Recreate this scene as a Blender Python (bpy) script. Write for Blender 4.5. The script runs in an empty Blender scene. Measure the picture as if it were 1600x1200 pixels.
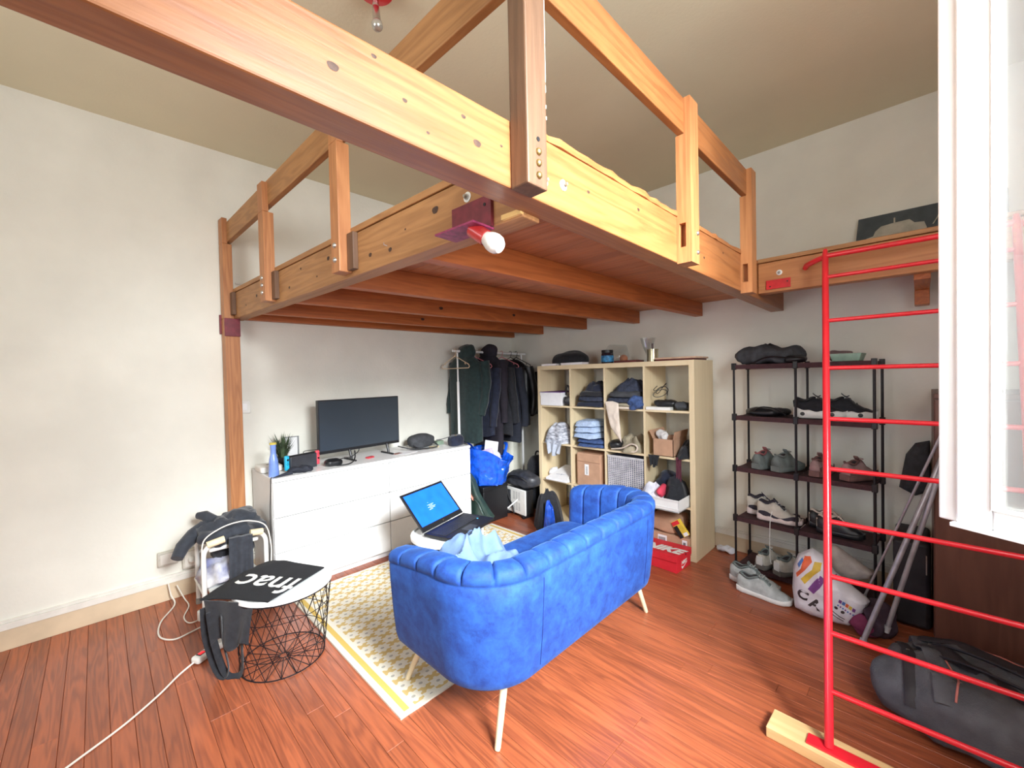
import bpy, math, random
from math import sin, cos, pi, radians, sqrt, atan2
from mathutils import Vector, Matrix, noise
random.seed(7)
SC = bpy.context.scene
COL = SC.collection

def lin(c):
    return tuple(((v / 12.92) if v <= 0.04045 else ((v + 0.055) / 1.055) ** 2.4) for v in [k / 255.0 for k in c]) + (1.0,)

# ------------------------------------------------------------------ camera, world, light, exposure
F_PX, YAW, PITCH, ROLL = 644.0, radians(44.777), radians(1.059), radians(-1.238)
CAMP = Vector((3.394, -3.421, 1.370))
fw = Vector((-sin(YAW) * cos(PITCH), cos(YAW) * cos(PITCH), -sin(PITCH)))
rt0 = Vector((cos(YAW), sin(YAW), 0)); up0 = rt0.cross(fw)
rt = rt0 * cos(ROLL) + up0 * sin(ROLL); up = -rt0 * sin(ROLL) + up0 * cos(ROLL)
cam = bpy.data.cameras.new('camera'); cam.sensor_width = 36.0; cam.lens = F_PX * 36.0 / 1600.0
cam.clip_start = 0.02
camo = bpy.data.objects.new('camera', cam); COL.objects.link(camo)
camo.matrix_world = Matrix(((rt.x, up.x, -fw.x, CAMP.x), (rt.y, up.y, -fw.y, CAMP.y), (rt.z, up.z, -fw.z, CAMP.z), (0, 0, 0, 1)))
SC.camera = camo
SC.view_settings.view_transform = 'Standard'; SC.view_settings.look = 'None'
SC.view_settings.exposure = 0.05; SC.view_settings.gamma = 1.0; SC.view_settings.use_curve_mapping = False
w = bpy.data.worlds.new('sky'); SC.world = w; w.use_nodes = True
bg = w.node_tree.nodes['Background']; bg.inputs[0].default_value = (0.72, 0.86, 1.0, 1); bg.inputs[1].default_value = 1.5
def area(name, loc, target, sx, sy, power, color):
    l = bpy.data.lights.new(name, 'AREA'); l.shape = 'RECTANGLE'; l.size = sx; l.size_y = sy; l.energy = power; l.color = color
    o = bpy.data.objects.new(name, l); COL.objects.link(o); o.location = loc
    o.rotation_euler = (Vector(target) - Vector(loc)).to_track_quat('-Z', 'Y').to_euler()
    return o
WIN_Y0, WIN_Y1, WIN_Z0, WIN_Z1 = -3.25, -2.04, 0.98, 2.62
wl = area('window_daylight', (5.0, -2.86, 2.6), (1.3, -1.0, 0.2), 1.0, 0.9, 135, (0.93, 0.97, 1.0)); wl.data.spread = radians(85)
area('window_skylight', (5.1, -2.8, 2.1), (1.4, -1.2, 1.1), 1.8, 1.7, 96, (0.95, 0.97, 1.0))
area('window_glow', (4.13, -2.62, 1.7), (2.9, -1.3, 0.9), 1.1, 1.3, 30, (0.95, 0.98, 1.0))
area('front_fill_light', (2.2, -5.13, 1.85), (2.1, 0, 1.8), 1.6, 1.4, 30, (1.0, 0.98, 0.95))  # added soft fill from behind the camera, no window known there

# ------------------------------------------------------------------ mesh helpers
ORG = {}
def root_matrix(p):
    while p is not None and p.parent is not None: p = p.parent
    return ORG.get(p.name, Matrix.Identity(4)) if p else Matrix.Identity(4)

class MB:
    def __init__(s): s.v = []; s.f = []
    def add(s, vs, fs):
        o = len(s.v); s.v += [Vector(v) for v in vs]; s.f += [tuple(i + o for i in f) for f in fs]; return s
    def hexa(s, p):   # 8 points, bottom ring then top ring
        return s.add(p, [(3, 2, 1, 0), (4, 5, 6, 7), (0, 1, 5, 4), (1, 2, 6, 5), (2, 3, 7, 6), (3, 0, 4, 7)])
    def box(s, a, b):
        x0, y0, z0 = [min(a[i], b[i]) for i in range(3)]; x1, y1, z1 = [max(a[i], b[i]) for i in range(3)]
        return s.hexa([(x0, y0, z0), (x1, y0, z0), (x1, y1, z0), (x0, y1, z0), (x0, y0, z1), (x1, y0, z1), (x1, y1, z1), (x0, y1, z1)])
    def cbox(s, c, sz, rz=0, rx=0, ry=0):
        R = Matrix.Rotation(rz, 3, 'Z') @ Matrix.Rotation(ry, 3, 'Y') @ Matrix.Rotation(rx, 3, 'X'); c = Vector(c); h = [k / 2 for k in sz]
        pts = [(-1, -1, -1), (1, -1, -1), (1, 1, -1), (-1, 1, -1), (-1, -1, 1), (1, -1, 1), (1, 1, 1), (-1, 1, 1)]
        return s.hexa([c + R @ Vector((p[0] * h[0], p[1] * h[1], p[2] * h[2])) for p in pts])
    def prism(s, poly, d, M=None):   # poly in local xy, extruded to z=d, transformed by M
        n = len(poly); M = M or Matrix.Identity(4)
        vs = [M @ Vector((p[0], p[1], 0)) for p in poly] + [M @ Vector((p[0], p[1], d)) for p in poly]
        fs = [tuple(range(n - 1, -1, -1)), tuple(range(n, 2 * n))] + [(i, (i + 1) % n, n + (i + 1) % n, n + i) for i in range(n)]
        return s.add(vs, fs)
    def loft(s, rings, cap=True, loop=False):
        n = len(rings[0]); m = len(rings); vs = [v for r in rings for v in r]; fs = []
        for i in range(m if loop else m - 1):
            j = (i + 1) % m
            for k in range(n): fs.append((i * n + k, i * n + (k + 1) % n, j * n + (k + 1) % n, j * n + k))
        if cap and not loop: fs.append(tuple(range(n - 1, -1, -1))); fs.append(tuple((m - 1) * n + k for k in range(n)))
        return s.add(vs, fs)
    def tube(s, pts, r, n=8, loop=False, flat=1.0, upv=None):
        pts = [Vector(p) for p in pts]; m = len(pts); rings = []
        prev = None
        for i, p in enumerate(pts):
            if loop: t = pts[(i + 1) % m] - pts[i - 1]
            else: t = pts[min(i + 1, m - 1)] - pts[max(i - 1, 0)]
            t.normalize()
            if prev is None:
                u = Vector(upv) if upv else (Vector((0, 0, 1)) if abs(t.z) < 0.9 else Vector((1, 0, 0)))
            else: u = prev
            u = u - t * u.dot(t); u.normalize(); prev = u; b = t.cross(u)
            rr = r[i] if isinstance(r, (list, tuple)) else r
            rings.append([p + u * (cos(2 * pi * k / n) * rr * flat) + b * (sin(2 * pi * k / n) * rr) for k in range(n)])
        return s.loft(rings, True, loop)
    def lathe(s, prof, c=(0, 0, 0), n=24, axis=None):
        c = Vector(c); M = Matrix.Identity(3)
        if axis: M = Vector((0, 0, 1)).rotation_difference(Vector(axis)).to_matrix()
        rings = [[c + M @ Vector((r * cos(2 * pi * k / n), r * sin(2 * pi * k / n), z)) for k in range(n)] for r, z in prof]
        return s.loft(rings)
    def blob(s, c, rad, p=2.6, amp=0.0, fr=6.0, seed=0, nu=28, nv=16, rz=0, ridge=False, zmin=None, fn=None):
        c = Vector(c); R = Matrix.Rotation(rz, 3, 'Z'); rings = []
        sg = lambda v, e: math.copysign(abs(v) ** e, v)
        for j in range(1, nv):
            th = -pi / 2 + pi * j / nv; ring = []
            for k in range(nu):
                ph = 2 * pi * k / nu; e = 2.0 / p
                q = Vector((rad[0] * sg(cos(th), e) * sg(cos(ph), e), rad[1] * sg(cos(th), e) * sg(sin(ph), e), rad[2] * sg(sin(th), e)))
                if fn: q = fn(q)
                if amp:
                    nn = Vector((q.x / rad[0] ** 2, q.y / rad[1] ** 2, q.z / rad[2] ** 2))
                    if nn.length > 0: nn.normalize()
                    a = noise.noise(q * fr + Vector((seed * 7.3, seed * 3.1, 0)))
                    if ridge: a = 0.6 - 2.2 * abs(a)
                    a += 0.4 * noise.noise(q * fr * 2.3 + Vector((0, seed * 5.7, 2)))
                    q = q + nn * (amp * a)
                q = c + R @ q
                if zmin is not None and q.z < zmin: q.z = zmin
                ring.append(q)
            rings.append(ring)
        return s.loft(rings)
    def build(s, name, mat, parent=None, smooth=True, bevel=0.0, seg=2, world=True, angle=35, sub=0):
        me = bpy.data.meshes.new(name)
        vs = s.v
        if parent is not None and world:
            Mi = root_matrix(parent).inverted(); vs = [Mi @ v for v in s.v]
        me.from_pydata([tuple(v) for v in vs], [], s.f); me.update()
        me.materials.append(mat)
        o = bpy.data.objects.new(name, me); COL.objects.link(o)
        if parent is not None: o.parent = parent
        if smooth:
            me.polygons.foreach_set('use_smooth', [True] * len(me.polygons)); me.set_sharp_from_angle(angle=radians(angle))
        if sub:
            m = o.modifiers.new('sub', 'SUBSURF'); m.levels = sub; m.render_levels = sub
        if bevel > 0:
            m = o.modifiers.new('bevel', 'BEVEL'); m.width = bevel; m.segments = seg; m.limit_method = 'ANGLE'; m.angle_limit = radians(40)
        return o

def thing(name, label, cat, loc=(0, 0, 0), rz=0, group=None):
    o = bpy.data.objects.new(name, None); o.empty_display_size = 0.05; COL.objects.link(o)
    o.location = loc; o.rotation_euler = (0, 0, rz); o['label'] = label; o['category'] = cat
    if group: o['group'] = group
    ORG[o.name] = Matrix.Translation(loc) @ Matrix.Rotation(rz, 4, 'Z')
    return o
def single(mb, name, mat, label, cat, loc, group=None, **kw):   # one-mesh thing, vertices given in world space
    loc = Vector(loc); mb.v = [v - loc for v in mb.v]
    o = mb.build(name, mat, **kw); o.location = loc; o['label'] = label; o['category'] = cat
    if group: o['group'] = group
    return o
def struct(mb, name, mat, **kw):
    o = mb.build(name, mat, **kw); o['kind'] = 'structure'; return o
def TL(o, x, y, z): return ORG[o.name] @ Vector((x, y, z))

# ------------------------------------------------------------------ materials
MAT = {}
def newmat(name):
    m = bpy.data.materials.new(name); m.use_nodes = True; nt = m.node_tree
    return m, nt, nt.nodes['Principled BSDF']
def N(nt, t, **kw):
    n = nt.nodes.new(t)
    for k, v in kw.items():
        if k.startswith('i_'): n.inputs[int(k[2:])].default_value = v
        else: setattr(n, k, v)
    return n
def mat(name, rgb, rough=0.6, metal=0.0, var=0.10, scale=18.0, bump=0.0, bscale=None, emit=None, estr=0, rgb2=None, sheen=0.0, coat=0.0, spec=None, stretch=None):
    if name in MAT: return MAT[name]
    m, nt, b = newmat(name); c = lin(rgb); L = nt.links
    tc = N(nt, 'ShaderNodeTexCoord'); mp = N(nt, 'ShaderNodeMapping'); L.new(tc.outputs['Object'], mp.inputs[0])
    if stretch: mp.inputs['Scale'].default_value = stretch
    nz = N(nt, 'ShaderNodeTexNoise'); nz.inputs['Scale'].default_value = scale; nz.inputs['Detail'].default_value = 4; L.new(mp.outputs[0], nz.inputs[0])
    mx = N(nt, 'ShaderNodeMix', data_type='RGBA')
    c2 = lin(rgb2) if rgb2 else tuple(max(0, k * (1 - 2 * var)) for k in c[:3]) + (1,)
    mx.inputs[6].default_value = c2; mx.inputs[7].default_value = c if rgb2 else tuple(min(1, k * (1 + var)) for k in c[:3]) + (1,)
    rp = N(nt, 'ShaderNodeMapRange', i_1=0.35, i_2=0.65); L.new(nz.outputs[0], rp.inputs[0]); L.new(rp.outputs[0], mx.inputs[0]); L.new(mx.outputs[2], b.inputs['Base Color'])
    b.inputs['Roughness'].default_value = rough; b.inputs['Metallic'].default_value = metal
    if sheen: b.inputs['Sheen Weight'].default_value = sheen; b.inputs['Sheen Roughness'].default_value = 0.4
    if coat: b.inputs['Coat Weight'].default_value = coat
    if spec is not None: b.inputs['Specular IOR Level'].default_value = spec
    if bump:
        bn = N(nt, 'ShaderNodeTexNoise'); bn.inputs['Scale'].default_value = bscale or scale * 4; bn.inputs['Detail'].default_value = 5; L.new(mp.outputs[0], bn.inputs[0])
        bp = N(nt, 'ShaderNodeBump'); bp.inputs['Strength'].default_value = bump; bp.inputs['Distance'].default_value = 0.01
        L.new(bn.outputs[0], bp.inputs['Height']); L.new(bp.outputs[0], b.inputs['Normal'])
    if emit: b.inputs['Emission Color'].default_value = lin(emit); b.inputs['Emission Strength'].default_value = estr
    MAT[name] = m; return m
def wood(name, a, b_, axis=0, rough=0.45, gs=9.0, knots=True, randomize=0.0, coat=0.0, stripe=14.0, dark=None):
    """grain stretched along one axis, darker rings around knots, optional per-object tone"""
    if name in MAT: return MAT[name]
    m, nt, b = newmat(name); L = nt.links
    tc = N(nt, 'ShaderNodeTexCoord'); mp = N(nt, 'ShaderNodeMapping')
    sc = [1.0, 1.0, 1.0]; sc[axis] = 0.07; mp.inputs['Scale'].default_value = sc
    oi = N(nt, 'ShaderNodeObjectInfo'); mul = N(nt, 'ShaderNodeVectorMath', operation='SCALE'); mul.inputs[0].default_value = (13.1, 7.7, 5.3); L.new(oi.outputs['Random'], mul.inputs['Scale'])
    ad = N(nt, 'ShaderNodeVectorMath', operation='ADD'); L.new(tc.outputs['Object'], mp.inputs[0]); L.new(mp.outputs[0], ad.inputs[0]); L.new(mul.outputs[0], ad.inputs[1])
    n1 = N(nt, 'ShaderNodeTexNoise'); n1.inputs['Scale'].default_value = gs; n1.inputs['Detail'].default_value = 3; n1.inputs['Distortion'].default_value = 0.6; L.new(ad.outputs[0], n1.inputs[0])
    wv = N(nt, 'ShaderNodeMath', operation='MULTIPLY', i_1=stripe); L.new(n1.outputs[0], wv.inputs[0])
    sn = N(nt, 'ShaderNodeMath', operation='SINE'); m2 = N(nt, 'ShaderNodeMath', operation='MULTIPLY', i_1=3.0); L.new(wv.outputs[0], m2.inputs[0]); L.new(m2.outputs[0], sn.inputs[0])
    n2 = N(nt, 'ShaderNodeTexNoise'); n2.inputs['Scale'].default_value = gs * 9; n2.inputs['Detail'].default_value = 4; L.new(ad.outputs[0], n2.inputs[0])
    mr = N(nt, 'ShaderNodeMapRange', i_1=-1.6, i_2=1.6); L.new(sn.outputs[0], mr.inputs[0])
    a1 = N(nt, 'ShaderNodeMath', operation='MULTIPLY', i_1=0.55); L.new(mr.outputs[0], a1.inputs[0])
    a2 = N(nt, 'ShaderNodeMath', operation='MULTIPLY_ADD', i_1=0.6); L.new(n2.outputs[0], a2.inputs[0]); L.new(a1.outputs[0], a2.inputs[2])
    mx = N(nt, 'ShaderNodeMix', data_type='RGBA'); mx.inputs[6].default_value = lin(b_); mx.inputs[7].default_value = lin(a); L.new(a2.outputs[0], mx.inputs[0])
    out = mx.outputs[2]
    if knots:
        mk = N(nt, 'ShaderNodeMapping'); s2 = [1, 1, 1]; s2[axis] = 0.45; mk.inputs['Scale'].default_value = s2; L.new(tc.outputs['Object'], mk.inputs[0])
        a3 = N(nt, 'ShaderNodeVectorMath', operation='ADD'); L.new(mk.outputs[0], a3.inputs[0]); L.new(mul.outputs[0], a3.inputs[1])
        vo = N(nt, 'ShaderNodeTexVoronoi'); vo.inputs['Scale'].default_value = 4.2; L.new(a3.outputs[0], vo.inputs[0])
        kr = N(nt, 'ShaderNodeMapRange', i_1=0.05, i_2=0.14, i_3=1.0, i_4=0.0); L.new(vo.outputs['Distance'], kr.inputs[0])
        kx = N(nt, 'ShaderNodeMix', data_type='RGBA'); kx.inputs[7].default_value = lin(dark or tuple(int(k * 0.45) for k in b_)); L.new(kr.outputs[0], kx.inputs[0]); L.new(out, kx.inputs[6]); out = kx.outputs[2]
    if randomize:
        hv = N(nt, 'ShaderNodeHueSaturation'); r1 = N(nt, 'ShaderNodeMapRange', i_3=1 - randomize, i_4=1 + randomize); L.new(oi.outputs['Random'], r1.inputs[0])
        L.new(r1.outputs[0], hv.inputs['Value']); L.new(out, hv.inputs['Color']); out = hv.outputs[0]
    L.new(out, b.inputs['Base Color']); b.inputs['Roughness'].default_value = rough
    if coat: b.inputs['Coat Weight'].default_value = coat; b.inputs['Coat Roughness'].default_value = 0.25
    rr = N(nt, 'ShaderNodeMapRange', i_3=rough - 0.1, i_4=rough + 0.15); L.new(n2.outputs[0], rr.inputs[0]); L.new(rr.outputs[0], b.inputs['Roughness'])
    bp = N(nt, 'ShaderNodeBump'); bp.inputs['Strength'].default_value = 0.15; bp.inputs['Distance'].default_value = 0.004; L.new(n2.outputs[0], bp.inputs['Height']); L.new(bp.outputs[0], b.inputs['Normal'])
    MAT[name] = m; return m

M_wall = mat('wall_plaster', (236, 235, 224), 0.85, var=0.03, scale=2.5, bump=0.12, bscale=60)
M_ceil = mat('ceiling_plaster', (228, 221, 192), 0.9, var=0.02, scale=2, bump=0.08, bscale=80)
M_base = mat('baseboard_paint', (214, 194, 164), 0.6, var=0.06, scale=6)
M_trim = mat('white_trim', (232, 229, 220), 0.55, var=0.03)
M_floor = wood('floor_wood', (184, 100, 62), (102, 50, 36), 0, rough=0.36, gs=13, knots=False, randomize=0.14, coat=0.2, stripe=18)
M_gap = mat('floor_gap', (104, 58, 40), 0.9)
M_beamY = wood('pine_along_y', (170, 110, 62), (122, 68, 34), 1, rough=0.42, gs=12, coat=0.15, knots=False)
M_beamX = wood('pine_along_x', (186, 136, 86), (136, 90, 52), 0, rough=0.5, gs=12, knots=False)
M_post = wood('pine_vertical', (196, 136, 86), (146, 86, 46), 2, rough=0.45, gs=12, knots=False)
M_dark = wood('oak_vertical', (116, 84, 60), (84, 60, 42), 2, rough=0.55, gs=14, knots=False)
M_joist = wood('joist_wood', (200, 116, 60), (146, 76, 36), 1, rough=0.5, gs=12, knots=False)
M_board = wood('loft_board', (198, 130, 82), (156, 96, 58), 0, rough=0.55, gs=10, knots=False, randomize=0.14)
M_white = mat('white_lacquer', (240, 241, 240), 0.35, var=0.01)
M_white2 = mat('white_plastic', (232, 232, 226), 0.4, var=0.02)
M_birch = wood('birch_veneer', (226, 208, 172), (214, 194, 156), 2, rough=0.5, gs=8, knots=False)
M_birchx = wood('birch_veneer_flat', (226, 208, 172), (214, 194, 156), 0, rough=0.5, gs=8, knots=False)
M_black = mat('black_plastic', (26, 27, 30), 0.4, var=0.05)
M_blackm = mat('black_metal', (34, 30, 34), 0.45, metal=0.3)
M_blackf = mat('black_fabric', (34, 36, 42), 0.9, var=0.15, scale=40, bump=0.3, bscale=300, sheen=0.2)
M_navyf = mat('navy_fabric', (32, 38, 58), 0.9, var=0.15, scale=30, bump=0.3, bscale=300, sheen=0.2)
M_greenf = mat('dark_green_fleece', (34, 52, 52), 0.95, var=0.12, scale=30, bump=0.3, bscale=250, sheen=0.3)
M_denim = mat('dark_denim', (52, 58, 76), 0.9, var=0.2, scale=50, bump=0.3, bscale=350)
M_denimb = mat('blue_denim', (62, 86, 134), 0.9, var=0.2, scale=50, bump=0.3, bscale=350)
M_denimp = mat('pale_denim', (172, 192, 220), 0.9, var=0.1, scale=50, bump=0.3, bscale=350)
M_cream = mat('cream_cotton', (214, 200, 186), 0.9, var=0.06, scale=20, bump=0.2, bscale=250)
M_khaki = mat('khaki_cotton', (160, 150, 128), 0.9, var=0.12, scale=20, bump=0.2, bscale=250)
M_greyc = mat('light_grey_cotton', (180, 188, 202), 0.9, var=0.08, scale=20, bump=0.2, bscale=250)
M_whitec = mat('white_cotton', (224, 226, 234), 0.9, var=0.06, scale=20, bump=0.2, bscale=250)
M_greyd = mat('charcoal_fabric', (66, 68, 72), 0.85, var=0.15, scale=25, bump=0.3, bscale=250)
M_red = mat('red_enamel', (226, 36, 50), 0.28, var=0.05, scale=8, coat=0.4)
M_maroon = mat('maroon_paint', (120, 40, 52), 0.5, var=0.12, scale=30)
M_steel = mat('zinc_steel', (190, 188, 182), 0.35, metal=0.9)
M_brass = mat('old_brass', (170, 146, 96), 0.35, metal=0.9)
M_chrome = mat('chrome', (210, 210, 212), 0.15, metal=1.0)
M_card = mat('cardboard', (188, 148, 120), 0.85, var=0.06, scale=12)
M_paper = mat('white_paper', (236, 236, 238), 0.8, var=0.02)
M_redbox = mat('red_card', (214, 38, 52), 0.55, var=0.03)
M_cream_leg = mat('cream_metal', (222, 206, 172), 0.4, var=0.03)
M_cable = mat('white_cable', (232, 226, 214), 0.5, var=0.02)
M_cord = mat('black_cable', (28, 28, 30), 0.5)
M_orange = mat('warm_strip', (232, 150, 128), 0.7)
M_bluebag = mat('blue_tarpaulin', (22, 92, 220), 0.28, var=0.15, scale=25, bump=0.8, bscale=30, coat=0.5)
M_leather = mat('dark_green_leather', (42, 62, 56), 0.4, var=0.12, bump=0.2)
M_duffel = mat('grey_nylon', (92, 94, 98), 0.7, var=0.18, scale=10, bump=0.3, bscale=200)
M_duffeld = mat('black_nylon', (44, 40, 44), 0.6, var=0.15)
M_velv = None
def velvet():
    m, nt, b = newmat('blue_velvet'); L = nt.links
    tc = N(nt, 'ShaderNodeTexCoord')
    n1 = N(nt, 'ShaderNodeTexNoise'); n1.inputs['Scale'].default_value = 16; n1.inputs['Detail'].default_value = 9; n1.inputs['Roughness'].default_value = 0.72; n1.inputs['Distortion'].default_value = 0.25; L.new(tc.outputs['Object'], n1.inputs[0])
    r = N(nt, 'ShaderNodeMapRange', i_1=0.36, i_2=0.66); L.new(n1.outputs[0], r.inputs[0])
    mx = N(nt, 'ShaderNodeMix', data_type='RGBA'); mx.inputs[6].default_value = lin((16, 54, 128)); mx.inputs[7].default_value = lin((34, 86, 170)); L.new(r.outputs[0], mx.inputs[0]); L.new(mx.outputs[2], b.inputs['Base Color'])
    b.inputs['Roughness'].default_value = 0.75; b.inputs['Sheen Weight'].default_value = 0.22; b.inputs['Sheen Roughness'].default_value = 0.35; b.inputs['Sheen Tint'].default_value = lin((120, 180, 255))
    bp = N(nt, 'ShaderNodeBump'); bp.inputs['Strength'].default_value = 0.05; bp.inputs['Distance'].default_value = 0.01; L.new(n1.outputs[0], bp.inputs['Height']); L.new(bp.outputs[0], b.inputs['Normal'])
    return m
M_velv = velvet()
def glassy(name, tint=(0.96, 0.98, 0.98, 1), gloss=0.08, haze=0.05):
    m = bpy.data.materials.new(name); m.use_nodes = True; nt = m.node_tree; L = nt.links; nt.nodes.clear()
    out = N(nt, 'ShaderNodeOutputMaterial'); tr = N(nt, 'ShaderNodeBsdfTransparent'); tr.inputs[0].default_value = tint
    gl = N(nt, 'ShaderNodeBsdfGlossy'); gl.inputs['Roughness'].default_value = 0.03; df = N(nt, 'ShaderNodeBsdfTranslucent'); d2 = N(nt, 'ShaderNodeBsdfDiffuse'); 
    m1 = N(nt, 'ShaderNodeMixShader', i_0=gloss); m2 = N(nt, 'ShaderNodeMixShader', i_0=haze)
    L.new(tr.outputs[0], m1.inputs[1]); L.new(gl.outputs[0], m1.inputs[2]); L.new(m1.outputs[0], m2.inputs[1]); L.new(d2.outputs[0], m2.inputs[2]); L.new(m2.outputs[0], out.inputs[0])
    return m
M_glass = glassy('window_glass', gloss=0.07, haze=0.10)
M_clear = glassy('clear_glass', gloss=0.12, haze=0.02)

# ------------------------------------------------------------------ room shell
XD, YC, H = 3.92, -5.0, 2.945
struct(MB().box((-0.12, YC, 0), (0, 0.0, H)), 'wall_left', M_wall, smooth=False)
struct(MB().box((-0.12, 0, 0), (XD + 0.12, 0.12, H)), 'wall_back', M_wall, smooth=False)
struct(MB().box((-0.12, YC - 0.12, 0), (1.38, YC, H)).box((3.02, YC - 0.12, 0), (XD + 0.12, YC, H)).box((1.38, YC - 0.12, 0), (3.02, YC, 1.1)).box((1.38, YC - 0.12, 2.6), (3.02, YC, H)), 'wall_front', M_wall, smooth=False)  # unseen front wall, its opening added to let the fill light in
struct(MB().box((1.38, YC - .09, 1.1), (1.44, YC - .03, 2.6)).box((2.96, YC - .09, 1.1), (3.02, YC - .03, 2.6)).box((1.44, YC - .09, 1.1), (2.96, YC - .03, 1.16)).box((1.44, YC - .09, 2.54), (2.96, YC - .03, 2.6)).box((2.17, YC - .09, 1.16), (2.23, YC - .03, 2.54)), 'fill_opening_frame', M_white, smooth=False)  # invented window frame, added around the fill light's opening
wr = MB()
wr.box((XD, YC, 0), (XD + 0.22, WIN_Y0, H)).box((XD, WIN_Y1, 0), (XD + 0.22, 0, H)).box((XD, WIN_Y0, 0), (XD + 0.22, WIN_Y1, WIN_Z0)).box((XD, WIN_Y0, WIN_Z1), (XD + 0.22, WIN_Y1, H))
struct(wr, 'wall_right', M_wall, smooth=False)
struct(MB().box((-0.12, YC - 0.12, H), (XD + 0.22, 0.12, H + 0.1)), 'ceiling', M_ceil, smooth=False)
fl = struct(MB().box((-0.12, YC - 0.12, -0.1), (XD + 0.22, 0.12, -0.006)), 'floor', M_gap, smooth=False)
# floor planks, one object each, sharing a few meshes
PW = 0.0712
lens = [1.0, 1.35, 1.7, 2.1, 2.6]
pm = {}
def plank_mesh(Lx):
    k = round(Lx, 2)
    if k not in pm:
        mb = MB(); g = 0.0005; b = 0.0012
        x0, x1, y0, y1 = g, Lx - g, g, PW - g
        mb.add([(x0, y0, -.006), (x1, y0, -.006), (x1, y1, -.006), (x0, y1, -.006), (x0, y0, -b), (x1, y0, -b), (x1, y1, -b), (x0, y1, -b), (x0 + b, y0 + b, 0), (x1 - b, y0 + b, 0), (x1 - b, y1 - b, 0), (x0 + b, y1 - b, 0)],
               [(0, 1, 5, 4), (1, 2, 6, 5), (2, 3, 7, 6), (3, 0, 4, 7), (4, 5, 9, 8), (5, 6, 10, 9), (6, 7, 11, 10), (7, 4, 8, 11), (8, 9, 10, 11)])
        me = bpy.data.meshes.new('floor_plank'); me.from_pydata([tuple(v) for v in mb.v], [], mb.f); me.materials.append(M_floor); pm[k] = me
    return pm[k]
y = -0.003; rr = random.Random(3)
while y > YC:
    x = 0.0
    y -= PW
    first = True
    while x < XD - 0.01:
        Lx = rr.choice(lens) if not first else rr.choice([0.6, 1.0, 1.35, 1.7, 2.1, 2.6])
        first = False
        if x + Lx > XD - 0.35: Lx = XD - x
        o = bpy.data.objects.new('floor_plank', plank_mesh(Lx)); COL.objects.link(o); o.parent = fl; o.location = (x, max(y, YC), 0)
        x += Lx
# baseboards
def baseboard(name, a, b, n):
    n = Vector(n); mb = MB(); mw = MB()
    def bar(m, d, z0, z1):
        p, q = Vector(a), Vector(b); m.hexa([p + Vector((0, 0, z0)), q + Vector((0, 0, z0)), q + n * d + Vector((0, 0, z0)), p + n * d + Vector((0, 0, z0)), p + Vector((0, 0, z1)), q + Vector((0, 0, z1)), q + n * d + Vector((0, 0, z1)), p + n * d + Vector((0, 0, z1))])
    bar(mb, 0.012, 0, 0.108); bar(mw, 0.018, 0.108, 0.142); bar(mw, 0.008, 0.142, 0.15); bar(mw, 0.012, 0.15, 0.158)
    o = struct(mb, name, M_base, smooth=False, bevel=0.002); mw.build('moulding', M_trim, o, smooth=False, bevel=0.001)
baseboard('baseboard_left', (0, YC, 0), (0, 0, 0), (1, 0, 0))
baseboard('baseboard_back', (0.018, 0, 0), (XD, 0, 0), (0, -1, 0))
baseboard('baseboard_front', (0.018, YC, 0), (XD, YC, 0), (0, 1, 0))
# window frame in the right wall and its inward-opened sash
wf = MB(); t = 0.05
for (a, b) in (((XD + .05, WIN_Y0, WIN_Z0), (XD + .11, WIN_Y0 + t, WIN_Z1)), ((XD + .05, WIN_Y1 - t, WIN_Z0), (XD + .11, WIN_Y1, WIN_Z1)), ((XD + .05, WIN_Y0, WIN_Z0), (XD + .11, WIN_Y1, WIN_Z0 + t)), ((XD + .05, WIN_Y0, WIN_Z1 - t), (XD + .11, WIN_Y1, WIN_Z1))): wf.box(a, b)
win = struct(wf, 'window_1', M_white, smooth=False, bevel=0.004)
struct(MB().box((XD - 0.05, WIN_Y0 - .05, WIN_Z0 - 0.035), (XD + 0.2, WIN_Y1 + .05, WIN_Z0 - 0.005)), 'trim_1', M_white, smooth=False, bevel=0.006)
SD = Vector((0.888, -0.459, 0)); SN = Vector((-0.459, -0.888, 0)); S0 = Vector((3.42, -1.97, 0))
def sbar(mb, s0, s1, z0, z1, d0, d1):
    P = lambda s, d, z: S0 + SD * s + SN * d + Vector((0, 0, z))
    return mb.hexa([P(s0, d0, z0), P(s0, d1, z0), P(s1, d1, z0), P(s1, d0, z0), P(s0, d0, z1), P(s0, d1, z1), P(s1, d1, z1), P(s1, d0, z1)])
mb = MB(); sbar(mb, 0.036, 0.098, 1.0, 2.6, -0.04, 0.0); sbar(mb, 0.49, 0.55, 1.0, 2.6, -0.04, 0.0); sbar(mb, 0.098, 0.49, 1.0, 1.046, -0.04, 0.0); sbar(mb, 0.098, 0.49, 2.54, 2.6, -0.04, 0.0)
sash = mb.build('sash', M_white, win, smooth=False, bevel=0.004)
mb = MB(); sbar(mb, 0.0, 0.037, 0.998, 2.6, -0.045, -0.008); mb.build('astragal', M_white, sash, smooth=False, bevel=0.004)
mb = MB(); sbar(mb, 0.03, 0.5, 0.99, 1.0, -0.045, 0.012); mb.build('drip_rail', M_white, sash, smooth=False, bevel=0.002)
mb = MB(); sbar(mb, 0.095, 0.495, 1.04, 2.55, -0.022, -0.018); mb.build('glass_pane', M_glass, sash, smooth=False)
mb = MB(); sbar(mb, 0.097, 0.103, 1.046, 2.54, -0.012, 0.003); sbar(mb, 0.103, 0.49, 1.046, 1.052, -0.012, 0.003); mb.build('glazing_bead', M_trim, sash, smooth=False)

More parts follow.
